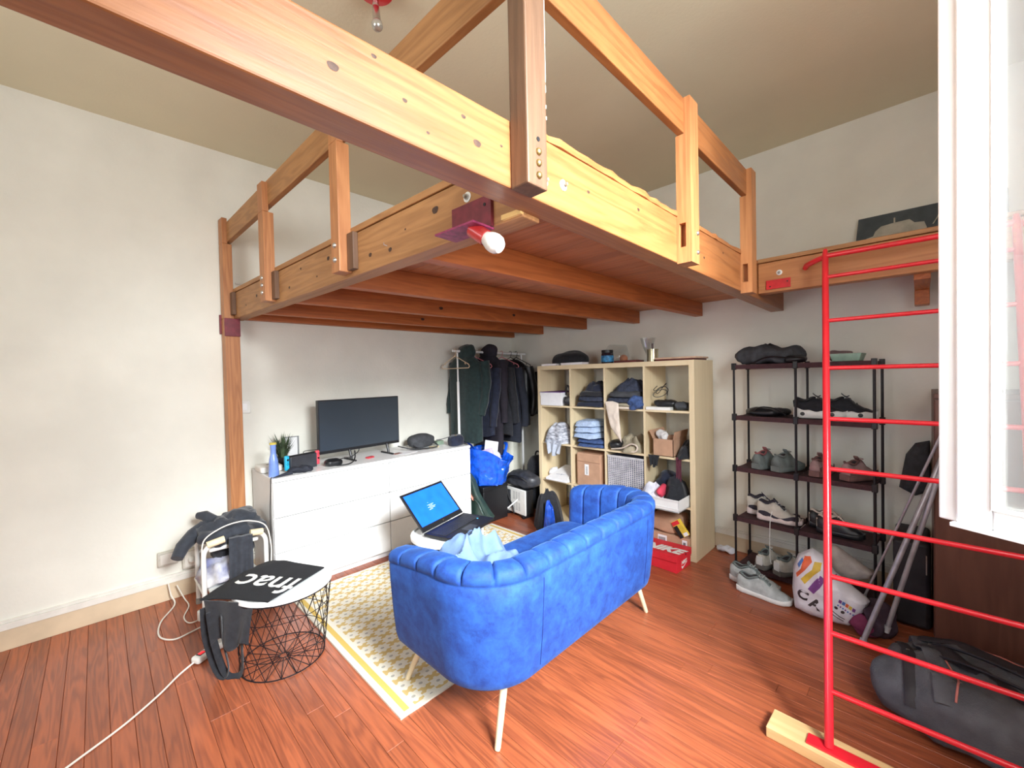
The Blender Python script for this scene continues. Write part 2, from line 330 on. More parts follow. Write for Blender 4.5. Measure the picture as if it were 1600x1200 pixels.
# ------------------------------------------------------------------ sleeping loft (timber mezzanine)
LOFT = thing('sleeping_loft', 'large pine mezzanine platform filling the corner above the drawers and shelves', 'loft', (0, 0, 0))
def bolt(parent, p, n, r=0.011, m=None, name='bolt', dome=True):
    prof = [(r, 0), (r, r * .25), (r * .85, r * .55), (r * .45, r * .8), (0.0005, r * .88)] if dome else [(r, 0), (r, r * 0.7), (r * .55, r * 0.7), (r * .55, r * 1.6), (0.0005, r * 1.6)]
    return MB().lathe(prof, p, 12, n).build(name, m or M_steel, parent)
# long beam along y (front edge of the loft, runs on over the camera side to the wall)
mb = MB()
ys = [YC, -3.2, -2.6, -1.8, -0.97, 0.0]; tops = [1.945, 1.955, 1.975, 1.995, 2.01, 2.01]; bots = [1.815, 1.815, 1.812, 1.806, 1.80, 1.79]
mb.loft([[(2.63, a, b), (2.71, a, b), (2.71, a, t), (2.63, a, t)] for a, t, b in zip(ys, tops, bots)])
mb.build('long_beam', M_beamY, LOFT, smooth=False, bevel=0.004)
# rough board edge sitting on it
mb = MB(); rings = []; k = 60
for i in range(k + 1):
    a = -2.62 + (2.62 - 0.02) * i / k; t = 1.975 + (a + 2.6) / 2.6 * 0.035
    j = 0.006 * noise.noise(Vector((a * 18, 0, 0))) + 0.004 * noise.noise(Vector((a * 60, 3, 0)))
    rings.append([(2.60, a, t), (2.714 + j, a, t), (2.712 + j, a, t + 0.02 + j), (2.60, a, t + 0.024)])
mb.loft(rings).build('edge_strip', M_beamY, LOFT, smooth=False)
# cross beam, in its own slightly skewed frame
AX = atan2(0.135, 2.29); EX = Vector((cos(AX), sin(AX), 0)); EY = Vector((-sin(AX), cos(AX), 0)); OX = Vector((0, -2.757, 0))
def LX(x, y, z): return OX + EX * x + EY * y + Vector((0, 0, z))
def lbox(mb, a, b): 
    return mb.hexa([LX(a[0], a[1], a[2]), LX(b[0], a[1], a[2]), LX(b[0], b[1], a[2]), LX(a[0], b[1], a[2]), LX(a[0], a[1], b[2]), LX(b[0], a[1], b[2]), LX(b[0], b[1], b[2]), LX(a[0], b[1], b[2])])
lbox(MB(), (0.01, 0, 1.80), (2.64, 0.075, 1.972)).build('cross_beam', M_beamX, LOFT, smooth=False, bevel=0.004)
lbox(MB(), (0.01, -0.004, 1.975), (2.60, 0.07, 2.0)).build('edge_strip', M_beamX, LOFT, smooth=False, bevel=0.003)
# joists
for i, (xf, xb) in enumerate([(2.13, 2.16), (1.50, 1.62), (0.95, 1.06), (0.42, 0.50), (0.07, 0.06)]):
    yf = LX(xf, 0.075, 0).y; mb = MB()
    mb.hexa([(xf - .06, yf, 1.805), (xf, yf, 1.805), (xb, -0.001, 1.818), (xb - .06, -0.001, 1.818), (xf - .06, yf, 1.922), (xf, yf, 1.922), (xb, -0.001, 1.922), (xb - .06, -0.001, 1.922)])
    mb.build('joist', M_joist, LOFT, smooth=False, bevel=0.003)
bw = 0.084; yb = -0.002; bme = None
while yb - bw > -2.62:
    x0 = 0.01; rrx = 2.628
    if bme is None:
        m_ = MB().box((x0, 0.0008, 1.9225), (rrx, bw - 0.0008, 1.942)); ob = m_.build('deck_board', M_board, LOFT, smooth=False, bevel=0.002); bme = ob.data
    else:
        ob = bpy.data.objects.new('deck_board', bme); COL.objects.link(ob); ob.parent = LOFT
        md = ob.modifiers.new('bevel', 'BEVEL'); md.width = 0.002; md.segments = 1
    yb -= bw; ob.location = (0, yb, 0)
# posts on the cross beam
def notched_post(x0, x1, zb, zt, dep, name='guard_post', notch=(2.30, 2.44), m=M_post):
    """post with a step where the hand rail sits, in the cross beam frame"""
    mb = MB(); o = 0.024
    lbox(mb, (x0, -dep, zb), (x1, 0, notch[0])); lbox(mb, (x0, -dep, notch[0]), (x1, -o, zt))
    return mb.build(name, m, LOFT, smooth=False, bevel=0.003)
lbox(MB(), (0.015, -0.055, 0.0), (0.10, 0.03, 1.80)).build('floor_post', M_post, LOFT, smooth=False, bevel=0.004)
lbox(MB(), (-0.0, -0.065, 1.70), (0.02, 0.03, 1.83)).build('splice_plate', M_maroon, LOFT, smooth=False, bevel=0.002)
lbox(MB(), (0.098, -0.06, 1.68), (0.112, 0.03, 1.80)).build('splice_plate', M_maroon, LOFT, smooth=False, bevel=0.002)
notched_post(0.015, 0.095, 1.80, 2.47, 0.055); notched_post(0.785, 0.86, 1.812, 2.46, 0.055); notched_post(1.645, 1.715, 1.815, 2.62, 0.055, notch=(2.345, 2.49))
for (x, zs) in ((0.822, (1.86, 1.90, 1.94)), (1.68, (1.865, 1.925))):
    for z in zs: bolt(LOFT, LX(x, -0.055, z), -EY)
for x in (0.862, 1.717, 0.099):
    lbox(MB(), (x, -0.022, 1.822), (x + 0.05, 0.0, 1.972)).build('joint_block', M_dark, LOFT, smooth=False, bevel=0.002)
M_knot = mat('wood_knot', (82, 54, 38), .6, rgb2=(52, 34, 26), scale=90)
def knot(p, n, r, el=1.4):
    n = Vector(n); ax = Vector((0, 1, 0)) if abs(n.x) > .5 else EX
    up_ = n.cross(ax); pts = [Vector(p) + ax * (cos(a) * r * el * (1 + .12 * sin(3 * a))) + up_ * (sin(a) * r * (1 + .1 * cos(2 * a))) for a in [2 * pi * k / 16 for k in range(16)]]
    mb = MB(); mb.add([q + n * .0004 for q in pts] + [Vector(p) + n * .0009], [(i, (i + 1) % 16, 16) for i in range(16)]); mb.build('knot', M_knot, LOFT)
for y_, z_, r_ in ((-3.133, 1.885, .0075), (-2.823, 1.878, .008), (-2.86, 1.92, .0045), (-3.0, 1.89, .004), (-3.06, 1.94, .004), (-2.95, 1.85, .003), (-2.75, 1.90, .003), (-2.40, 1.90, .005), (-2.1, 1.93, .006), (-1.5, 1.88, .006), (-1.25, 1.95, .005), (-3.3, 1.90, .006)): knot((2.7101, y_, z_), (1, 0, 0), r_, 1.3)
for x_, z_, r_ in ((2.27, 1.92, .013), (2.0, 1.85, .009), (1.86, 1.86, .009), (1.58, 1.88, .008), (1.5, 1.92, .010), (1.38, 1.86, .005), (.55, 1.89, .010), (1.20, 1.93, .006), (2.1, 1.90, .004), (1.05, 1.86, .008), (.35, 1.86, .006)): knot(LX(x_, -.0002, z_), -EY, r_, 1.2)
for x_, y_, z_ in ((2.131, -2.0, 1.86), (1.52, -1.9, 1.86), (1.55, -1.3, 1.87), (1.0, -1.7, 1.86), (1.03, -1.0, 1.87), (.46, -1.5, 1.86)): knot((x_ + .0 + (0.0), y_, z_), (1, 0, 0), .011, 1.5)
mb = MB()
za = [(2.308, 2.44), (2.40, 2.54)]
mb.hexa([LX(0.0, -0.028, za[0][0]), LX(2.66, -0.028, za[1][0]), LX(2.66, 0.002, za[1][0]), LX(0.0, 0.002, za[0][0]), LX(0.0, -0.028, za[0][1]), LX(2.66, -0.028, za[1][1]), LX(2.66, 0.002, za[1][1]), LX(0.0, 0.002, za[0][1])])
mb.build('hand_rail', M_beamX, LOFT, smooth=False, bevel=0.003)
# posts and rail on the long beam
def ypost(y0, y1, zb, zt, d, mt, notch=(2.298, 2.436)):
    mb = MB(); mb.box((2.7105, y0, zb), (2.7105 + d, y1, notch[0])); mb.box((2.742, y0, notch[0]), (2.7105 + d, y1, zt)); return mb
def with_mortise(mb0, y0, y1, d, mt, z0, z1, zb):
    """post built around a slot cut through its -y side"""
    xa, xb = 2.7105, 2.7105 + d; sx0, sx1 = xa + 0.010, xa + 0.036
    mb = MB()
    mb.box((xa, y0, zb), (xb, y1, z0)); mb.box((xa, y0, z0), (sx0, y1, z1)); mb.box((sx1, y0, z0), (xb, y1, z1)); mb.box((sx0, y0 + 0.03, z0), (sx1, y1, z1))
    mb.box((xa, y0, z1), (xb, y1, 2.298)); mb.box((2.742, y0, 2.298), (xb, y1, 2.435))
    return mb
with_mortise(None, -1.79, -1.71, 0.057, M_post, 1.862, 1.955, 1.80).build('guard_post', M_post, LOFT, smooth=False)
with_mortise(None, -0.98, -0.90, 0.057, M_post, 1.845, 1.94, 1.787).build('guard_post', M_post, LOFT, smooth=False)
for z in (1.845, 1.92): bolt(LOFT, (2.7675, -1.73, z), (1, 0, 0), 0.009)
MB().box((2.715, -2.66, 2.30), (2.743, -0.905, 2.436)).build('hand_rail', M_beamY, LOFT, smooth=False, bevel=0.003)
mb = MB().box((2.7105, -2.722, 1.808), (2.766, -2.652, 2.944)); mb.build('corner_post', M_dark, LOFT, smooth=False, bevel=0.004)
for z in (1.835, 1.863, 1.889): bolt(LOFT, (2.766, -2.685, z), (1, 0, 0), 0.0085, M_brass)
MB().lathe([(0.0055, 0), (0.0055, 0.0012), (0.0005, 0.0012)], (2.766, -2.685, 1.918), 10, (1, 0, 0)).build('bolt_hole', M_black, LOFT)
for yy, zz in ((-2.60, 1.868), (-2.52, 1.882)):
    MB().lathe([(0.0145, 0), (0.0145, 0.002), (0.006, 0.002)], (2.71, yy, zz), 20, (1, 0, 0)).build('washer', M_white2, LOFT)
    bolt(LOFT, (2.712, yy, zz), (1, 0, 0), 0.008, M_steel, 'nut', dome=False)
p = LX(2.425, 0, 1.915); MB().lathe([(0.0155, 0), (0.0155, 0.002), (0.006, 0.002)], p, 20, -EY).build('washer', M_white2, LOFT); bolt(LOFT, p - EY * 0.002, -EY, 0.0085, M_steel, 'nut', dome=False)
MB().tube([LX(1.98, 0.001, 1.868), LX(1.98, -0.014, 1.87), LX(1.985, -0.016, 1.876)], 0.002, 6).build('screw_hook', M_steel, LOFT)
mb = MB(); lbox(mb, (2.57, -0.01, 1.805), (2.64, 0.02, 1.818)); mb.build('packing_wedge', mat('fresh_pine', (232, 190, 120), 0.6), LOFT, smooth=False)
# loft walkway to the right, along the back wall
W = thing('loft_walkway', 'narrow pine landing along the back wall that the red ladder leads up to', 'platform', (2.72, -0.65, 1.8))
MB().box((2.712, -0.65, 1.825), (3.915, -0.58, 2.0)).build('edge_beam', wood('pine_along_x2', (196, 136, 86), (158, 98, 56), 0, rough=0.5, gs=10), W, smooth=False, bevel=0.004)
MB().box((2.712, -0.656, 2.003), (3.915, -0.575, 2.026)).build('edge_strip', M_beamX, W, smooth=False, bevel=0.003)
for i in range(8):
    MB().box((2.712, -0.576 + i * 0.0717, 1.93), (3.91, -0.578 + (i + 1) * 0.0717, 1.955)).build('deck_board', M_board, W, smooth=False, bevel=0.002)
for x in (3.40,):
    MB().box((x - .03, -0.578, 1.80), (x + .03, -0.002, 1.928)).build('joist', M_joist, W, smooth=False, bevel=0.003)
MB().box((3.37, -0.20, 1.72), (3.43, -0.10, 1.80)).build('wall_bracket', M_joist, W, smooth=False, bevel=0.003)
MB().cbox((2.815, -0.655, 1.868), (0.12, 0.006, 0.052)).build('joint_plate', mat('bright_red_plate', (206, 40, 44), 0.5), W, smooth=False, bevel=0.001)
for x, z in ((2.775, 1.857), (2.86, 1.875)): MB().lathe([(0.004, 0), (0.004, 0.0015), (0.0005, 0.0015)], (x, -0.658, z), 8, (0, -1, 0)).build('bolt_hole', M_black, W)
MB().lathe([(0.015, 0), (0.015, 0.002), (0.006, 0.002)], (2.82, -0.65, 1.932), 20, (0, -1, 0)).build('washer', M_white2, W); bolt(W, (2.82, -0.652, 1.932), (0, -1, 0), 0.008, M_steel, 'nut', dome=False)

# picture leaning above the walkway
pic = thing('canvas_picture', 'dark grey canvas with a pale chair-like outline leaning above the walkway', 'picture', (3.36, -0.05, 2.027))
MB().hexa([(3.10, -0.10, 2.027), (3.72, -0.10, 2.027), (3.72, -0.075, 2.027), (3.10, -0.075, 2.027), (3.12, -0.045, 2.30), (3.72, -0.045, 2.30), (3.72, -0.02, 2.30), (3.12, -0.02, 2.30)]).build('canvas', mat('slate_canvas', (74, 82, 86), 0.8), pic, smooth=False, bevel=0.002)
def onpic(x, z): return Vector((x, -0.103 + 0.055 * (z - 2.027) / 0.273, z))
out = [(3.135, 2.05), (3.14, 2.13), (3.16, 2.165), (3.19, 2.172), (3.20, 2.20), (3.225, 2.225), (3.28, 2.232), (3.35, 2.235), (3.37, 2.21), (3.41, 2.205), (3.42, 2.17), (3.42, 2.05), (3.37, 2.05), (3.36, 2.12), (3.33, 2.145), (3.24, 2.145), (3.215, 2.11), (3.21, 2.05)]
mb = MB(); n = len(out); mb.add([onpic(*q) for q in out] + [onpic(*q) + Vector((0, -0.0015, 0)) for q in out], [tuple(range(n, 2 * n))] + [(i, (i + 1) % n, n + (i + 1) % n, n + i) for i in range(n)])
mb.build('painted_shape', mat('pale_paint', (176, 172, 158), 0.8), pic, smooth=False)
MB().tube([onpic(3.285, 2.225), onpic(3.285, 2.262)], 0.004, 6).build('painted_stroke', MAT['pale_paint'], pic)
MB().tube([onpic(3.445 + 0.035 * sin(t / 8 * 1.5), 2.18 + 0.1 * t / 8) for t in range(9)], 0.003, 6).build('painted_stroke', MAT['pale_paint'], pic)

# ------------------------------------------------------------------ ladder
LAD = thing('ladder', 'bright red tubular steel ladder leaning up to the loft walkway', 'ladder', (3.16, -1.655, 0.045))
lb, lt_ = Vector((3.163, -1.652, 0.047)), Vector((3.046, -0.762, 1.985))
rb, rt_ = Vector((3.640, -1.652, 0.047)), Vector((3.672, -0.762, 1.985))
for a, b in ((lb, lt_), (rb, rt_)):
    MB().tube([a, a.lerp(b, .98), a.lerp(b, 1.0)], [0.014, 0.014, 0.010], 14).build('upright', M_red, LAD)
for i, z in enumerate([0.205, 0.378, 0.56, 0.75, 0.948, 1.152, 1.377, 1.605, 1.833, 1.95]):
    t = (z - 0.047) / (1.985 - 0.047)
    o = MB().tube([lb.lerp(lt_, t), rb.lerp(rt_, t)], 0.0125 if i == 9 else 0.0095, 12).build('rung' if i < 9 else 'top_bar', M_red, LAD)
for s, (top) in ((1, lt_), (-1, rt_)):
    q = lb.lerp(lt_, .98) if s == 1 else rb.lerp(rt_, .98)
    MB().tube([q, q + Vector((-0.04 * s, 0.03, -0.003)), q + Vector((-0.09 * s, 0.075, -0.012)), q + Vector((-0.10 * s, 0.10, -0.02))], 0.014, 10).build('hook_arm', M_red, LAD)
MB().cbox((3.40, -1.652, 0.044), (0.60, 0.05, 0.008)).build('foot_plate', M_red, LAD, smooth=False, bevel=0.001)
mb = MB().cbox((3.40, -1.645, 0.02), (0.84, 0.115, 0.04), rz=radians(-1.5))
single(mb, 'wooden_board', wood('raw_pine', (232, 196, 140), (204, 160, 104), 0, rough=0.6, gs=10), 'pale pine board lying on the floor under the foot of the red ladder', 'board', (3.40, -1.645, 0), smooth=False, bevel=0.003)

# ------------------------------------------------------------------ lamps
lamp = thing('clamp_lamp', 'maroon metal bracket lamp with white bulb under the loft corner', 'lamp', tuple(LX(2.44, -0.02, 1.80)))
mb = MB(); lbox(mb, (2.36, -0.008, 1.80), (2.525, -0.001, 1.893)); mb.build('bracket_plate', M_maroon, lamp, smooth=False, bevel=0.001)
mb = MB(); lbox(mb, (2.525, -0.012, 1.80), (2.533, 0.0, 1.895)); mb.build('bracket_edge', M_maroon, lamp, smooth=False)
mb = MB(); lbox(mb, (2.37, -0.085, 1.790), (2.535, -0.001, 1.796)); mb.build('bracket_flange', mat('magenta_paint', (150, 52, 92), 0.45, var=0.2, scale=60), lamp, smooth=False, bevel=0.001)
for x, z in ((2.378, 1.815), (2.505, 1.868)): MB().lathe([(0.005, 0), (0.005, 0.0015), (0.0005, 0.0015)], LX(x, -0.008, z), 8, -EY).build('bolt_hole', M_black, lamp)
a = LX(2.492, -0.045, 1.79); b = LX(2.535, -0.035, 1.758); d = (b - a).normalized()
MB().tube([a, b], 0.023, 18).build('lamp_socket', mat('red_ceramic', (190, 50, 50), 0.25, coat=0.4), lamp)
MB().lathe([(0.0195, 0), (0.021, 0.006), (0.0265, 0.02), (0.028, 0.032), (0.026, 0.045), (0.018, 0.056), (0.001, 0.061)], b, 20, d).build('bulb', mat('opal_glass', (238, 234, 226), 0.15), lamp)
cl = thing('ceiling_spotlight', 'red ceiling spotlight with a chrome arm and clear ball bulb above the loft', 'lamp', (1.93, -2.63, 2.945))
MB().lathe([(0.055, 0), (0.075, -0.012), (0.072, -0.03), (0.04, -0.038), (0.001, -0.04)], (1.86, -2.60, 2.943), 28).build('canopy', M_red, cl)
MB().tube([(1.86, -2.60, 2.91), (1.865, -2.60, 2.83)], 0.012, 12).build('arm', M_chrome, cl)
MB().tube([(1.865, -2.60, 2.84), (1.88, -2.605, 2.775)], [0.014, 0.015], 14).build('lamp_socket', M_chrome, cl)
MB().blob((1.887, -2.608, 2.755), (0.022, 0.022, 0.022), p=2, nu=20, nv=12).build('bulb', mat('silver_bulb', (200, 198, 190), 0.12, metal=0.6), cl)
cb = thing('post_cable', 'white cable clipped along the right side of the dark corner post', 'cable', (2.76, -2.645, 2.05))
for z0, z1 in ((2.60, 2.94), (2.16, 2.58), (2.07, 2.155), (2.045, 2.062)):
    MB().tube([(2.757, -2.6475, z0), (2.757, -2.6475, z1)], 0.0038, 6).build('cable_run', M_white2, cb)
for z in (2.012, 1.985): MB().cbox((2.757, -2.648, z), (0.006, 0.006, 0.008)).build('cable_clip', M_white2, cb, smooth=False)

# ------------------------------------------------------------------ chest of drawers
DZ = 0.755
dr = thing('chest_of_drawers', 'low white six-drawer chest along the left wall under the black television', 'chest', (0.24, -1.86, 0))
y0, y1, xf = -2.66, -1.06, 0.50
MB().box((0.02, y0, 0.0), (xf - 0.02, y0 + 0.018, DZ - 0.022)).box((0.02, y1 - 0.018, 0.0), (xf - 0.02, y1, DZ - 0.022)).box((0.02, y0 + .018, 0.0), (xf - 0.045, y1 - .018, 0.06)).box((0.02, y0 + .018, 0.06), (0.03, y1 - .018, DZ - .022)).build('carcass', M_white, dr, smooth=False, bevel=0.002)
MB().box((0.018, y0 - 0.002, DZ - 0.024), (xf, y1 + 0.002, DZ)).build('top', M_white, dr, smooth=False, bevel=0.002)
ym = (y0 + y1) / 2
dz = [(0.055, 0.273), (0.279, 0.498), (0.504, 0.727)]
for a, b in ((y0 + 0.002, ym - 0.003), (ym + 0.003, y1 - 0.002)):
    for z0, z1 in dz:
        d = MB().box((xf - 0.018, a, z0), (xf, b, z1)).build('drawer', M_white, dr, smooth=False, bevel=0.002)
        MB().box((xf - 0.30, a + 0.02, z0 + 0.02), (xf - 0.019, b - 0.02, z1 - 0.05)).build('drawer_box', M_white, d, smooth=False)
# television
tv = thing('television', 'flat black television switched off on the white chest', 'television', (0.27, -1.93, DZ))
A = Vector((0.30, -2.302, 0)); B = Vector((0.245, -1.622, 0)); D = (B - A).normalized(); NN = Vector((D.y, -D.x, 0))
def tvbar(mb, s0, s1, z0, z1, d0, d1):
    P = lambda s, d, z: A + D * s + NN * d + Vector((0, 0, z))
    return mb.hexa([P(s0, d1, z0), P(s1, d1, z0), P(s1, d0, z0), P(s0, d0, z0), P(s0, d1, z1), P(s1, d1, z1), P(s1, d0, z1), P(s0, d0, z1)])
LT = (B - A).length
tvbar(MB(), 0, LT, 0.83, 1.225, -0.03, 0).build('casing', M_black, tv, smooth=False, bevel=0.003)
tvbar(MB(), 0.008, LT - 0.008, 0.852, 1.217, 0.0, 0.0015).build('screen', mat('dark_screen', (58, 66, 74), 0.22, var=0.02, scale=3), tv, smooth=False)
tvbar(MB(), 0.1, LT - .1, 0.86, 1.05, -0.06, -0.03).build('rear_housing', M_black, tv, smooth=False, bevel=0.008)
for s in (0.235, 0.56):
    q = A + D * s
    MB().tube([q + Vector((0, 0, .835)), q + NN * 0.02 + Vector((0, 0, DZ + 0.03)), q + NN * 0.02 + Vector((0, 0, DZ + 0.006))], 0.010, 10).tube([q + NN * 0.09 + Vector((0, 0, DZ + 0.006)), q - NN * 0.08 + Vector((0, 0, DZ + 0.006))], 0.0075, 8).build('stand_foot', M_black, tv)

# ------------------------------------------------------------------ cube shelf unit
KX0, KX1, KY0, KY1, KH = 0.765, 2.246, -0.42, -0.045, 1.462
kl = thing('cube_shelf', 'birch-look open cube shelf of sixteen compartments against the back wall', 'shelf', ((KX0 + KX1) / 2, -0.23, 0))
F = 0.038; T = 0.016
mb = MB().box((KX0, KY0, 0), (KX0 + F, KY1, KH)); mb.build('side_panel', M_birch, kl, smooth=False, bevel=0.001)
MB().box((KX1 - F, KY0, 0), (KX1, KY1, KH)).build('side_panel', M_birch, kl, smooth=False, bevel=0.001)
MB().box((KX0 + F, KY0, KH - F), (KX1 - F, KY1, KH)).build('top_panel', M_birchx, kl, smooth=False, bevel=0.001)
MB().box((KX0 + F, KY0, 0), (KX1 - F, KY1, F)).build('bottom_panel', M_birchx, kl, smooth=False, bevel=0.001)
CW = (KX1 - KX0 - 2 * F - 3 * T) / 4; CH = (KH - 2 * F - 3 * T) / 4
for i in range(3):
    x = KX0 + F + (i + 1) * CW + i * T
    MB().box((x, KY0 + .003, F), (x + T, KY1, KH - F)).build('divider', M_birch, kl, smooth=False)
    for j in range(4):
        pass
for i in range(3):
    z = F + (i + 1) * CH + i * T
    for c in range(4):
        x = KX0 + F + c * (CW + T)
        MB().box((x, KY0 + .004, z), (x + CW, KY1, z + T)).build('shelf_board', M_birchx, kl, smooth=False)
def cell(c, r):   # column from the left, row from the top -> x0, x1, floor z
    x0 = KX0 + F + c * (CW + T); rr_ = 3 - r; return x0, x0 + CW, F + rr_ * (CH + T) + 0.0005

# ------------------------------------------------------------------ sofa
SO = thing('sofa', 'small royal blue velvet tub sofa with channel-stitched back on pale metal legs', 'sofa', (2.05, -1.87, 0))
SX0, SX1, SY0, SY1, SR = 1.765, 2.40, -2.575, -1.165, 0.27
def upath(inset, n_c=14, n_s=44, n_a=10):
    """U outline (open towards -x): returns points and outward normals, inset from the outside"""
    P = []; r = SR
    for i in range(n_a): P.append((SX0 + (SX1 - r - SX0) * i / n_a, SY0, 0, -1))
    for i in range(n_c): a = -pi / 2 + (pi / 2) * i / n_c; P.append((SX1 - r + r * cos(a), SY0 + r + r * sin(a), cos(a), sin(a)))
    for i in range(n_s): P.append((SX1, SY0 + r + (SY1 - SY0 - 2 * r) * i / n_s, 1, 0))
    for i in range(n_c): a = (pi / 2) * i / n_c; P.append((SX1 - r + r * cos(a), SY1 - r + r * sin(a), cos(a), sin(a)))
    for i in range(n_a + 1): P.append((SX1 - r + (SX0 - SX1 + r) * i / n_a, SY1, 0, 1))
    return P
P = upath(0, 64, 170, 70)
acc = [0.0]
for i in range(1, len(P)): acc.append(acc[-1] + sqrt((P[i][0] - P[i - 1][0]) ** 2 + (P[i][1] - P[i - 1][1]) ** 2))
tot = acc[-1]; nch = 20; per = tot / nch
# (inset, height fraction marker, z) from outer bottom over the roll to the inside
prof = [(0.09, .238, 0), (0.05, .240, 0), (0.038, .252, 0), (0.03, .28, 0), (0.016, .40, 0), (0.005, .55, 0), (0.002, .632, 0), (0.0055, .637, 0), (0.001, .642, .3), (0.0, .656, .9), (0.003, .675, 1), (0.016, .688, 1), (0.045, .694, 1), (0.085, .692, 1), (0.115, .676, 1), (0.13, .64, 1), (0.135, .55, 1), (0.142, .42, 1), (0.147, .30, 1), (0.147, .24, 0)]
rings = []
for i, (x, y, nx, ny) in enumerate(P):
    s = acc[i] / per; d = abs(s - round(s)) * per
    g = math.exp(-(d / 0.0048) ** 2)
    bul = 0.0035 * sqrt(max(0, 1 - (1 - 2 * min(abs(s - math.floor(s)), 1 - abs(s - math.floor(s)))) ** 2))
    e = min(acc[i], tot - acc[i]); fr = min(1, e / 0.34); drop = 0.055 * (1 - fr) ** 1.2
    endr = max(0, 1 - e / 0.05)
    ring = []
    for (ins, z, m) in prof:
        zz = z - drop * (z - .22) / .48
        if m: ins2 = ins + ((0.013 * g - bul) * (-1 if ins > 0.10 else (1 if ins < .03 else 0))) * m; zz -= (0.012 * g - bul) * (1 if 0 < ins < 0.12 else 0) * m
        else: ins2 = ins
        if endr: c_ = 0.07; ins2 = c_ + (ins2 - c_) * (1 - 0.35 * endr ** 2); zz = .45 + (zz - .45) * (1 - 0.06 * endr ** 2)
        ring.append(Vector((x - nx * ins2, y - ny * ins2, zz)))
    rings.append(ring)
mb = MB().loft(rings); mb.build('tub_back', M_velv, SO, angle=80)
for yy in (-2.27, -1.45): MB().tube([(2.3985, yy, .62), (2.3955, yy, .55), (2.385, yy, .40), (2.371, yy, .28)], 0.0016, 5).build('back_seam', mat('navy_thread', (14, 40, 110), .8), SO)
PB = [(x - nx * .045, y - ny * .045) for (x, y, nx, ny) in upath(0, 10, 4, 3)]; PB = [(max(x, 1.80), y) for x, y in PB]
mb = MB().loft([[Vector((x, y, z)) for x, y in [((px - 2.03) * k + 2.03, (py + 1.875) * k - 1.875) for px, py in PB]] for z, k in ((.232, .93), (.238, .955), (.25, .96), (.30, .96))]); mb.build('base', M_velv, SO, angle=50)
def cush(q):
    return Vector((q.x, q.y, q.z + 0.012 * (1 - (q.x / .3) ** 2) * (1 if q.z > 0 else 0)))
MB().blob((2.005, (SY0 + SY1) / 2, .37), (.262, .565, .075), p=9, fn=cush, nu=48, nv=20).build('seat_cushion', M_velv, SO, angle=60)
for (lx, ly, tx, ty) in ((2.289, -2.425, 2.27, -2.36), (2.272, -1.235, 2.23, -1.30), (1.735, -2.47, 1.80, -2.38), (1.74, -1.25, 1.80, -1.32)):
    MB().tube([(lx, ly, 0.002), (lx + (tx - lx) * .05, ly + (ty - ly) * .05, .01), (tx, ty, .238)], [.010, .012, .0155], 14).build('leg', M_cream_leg, SO)

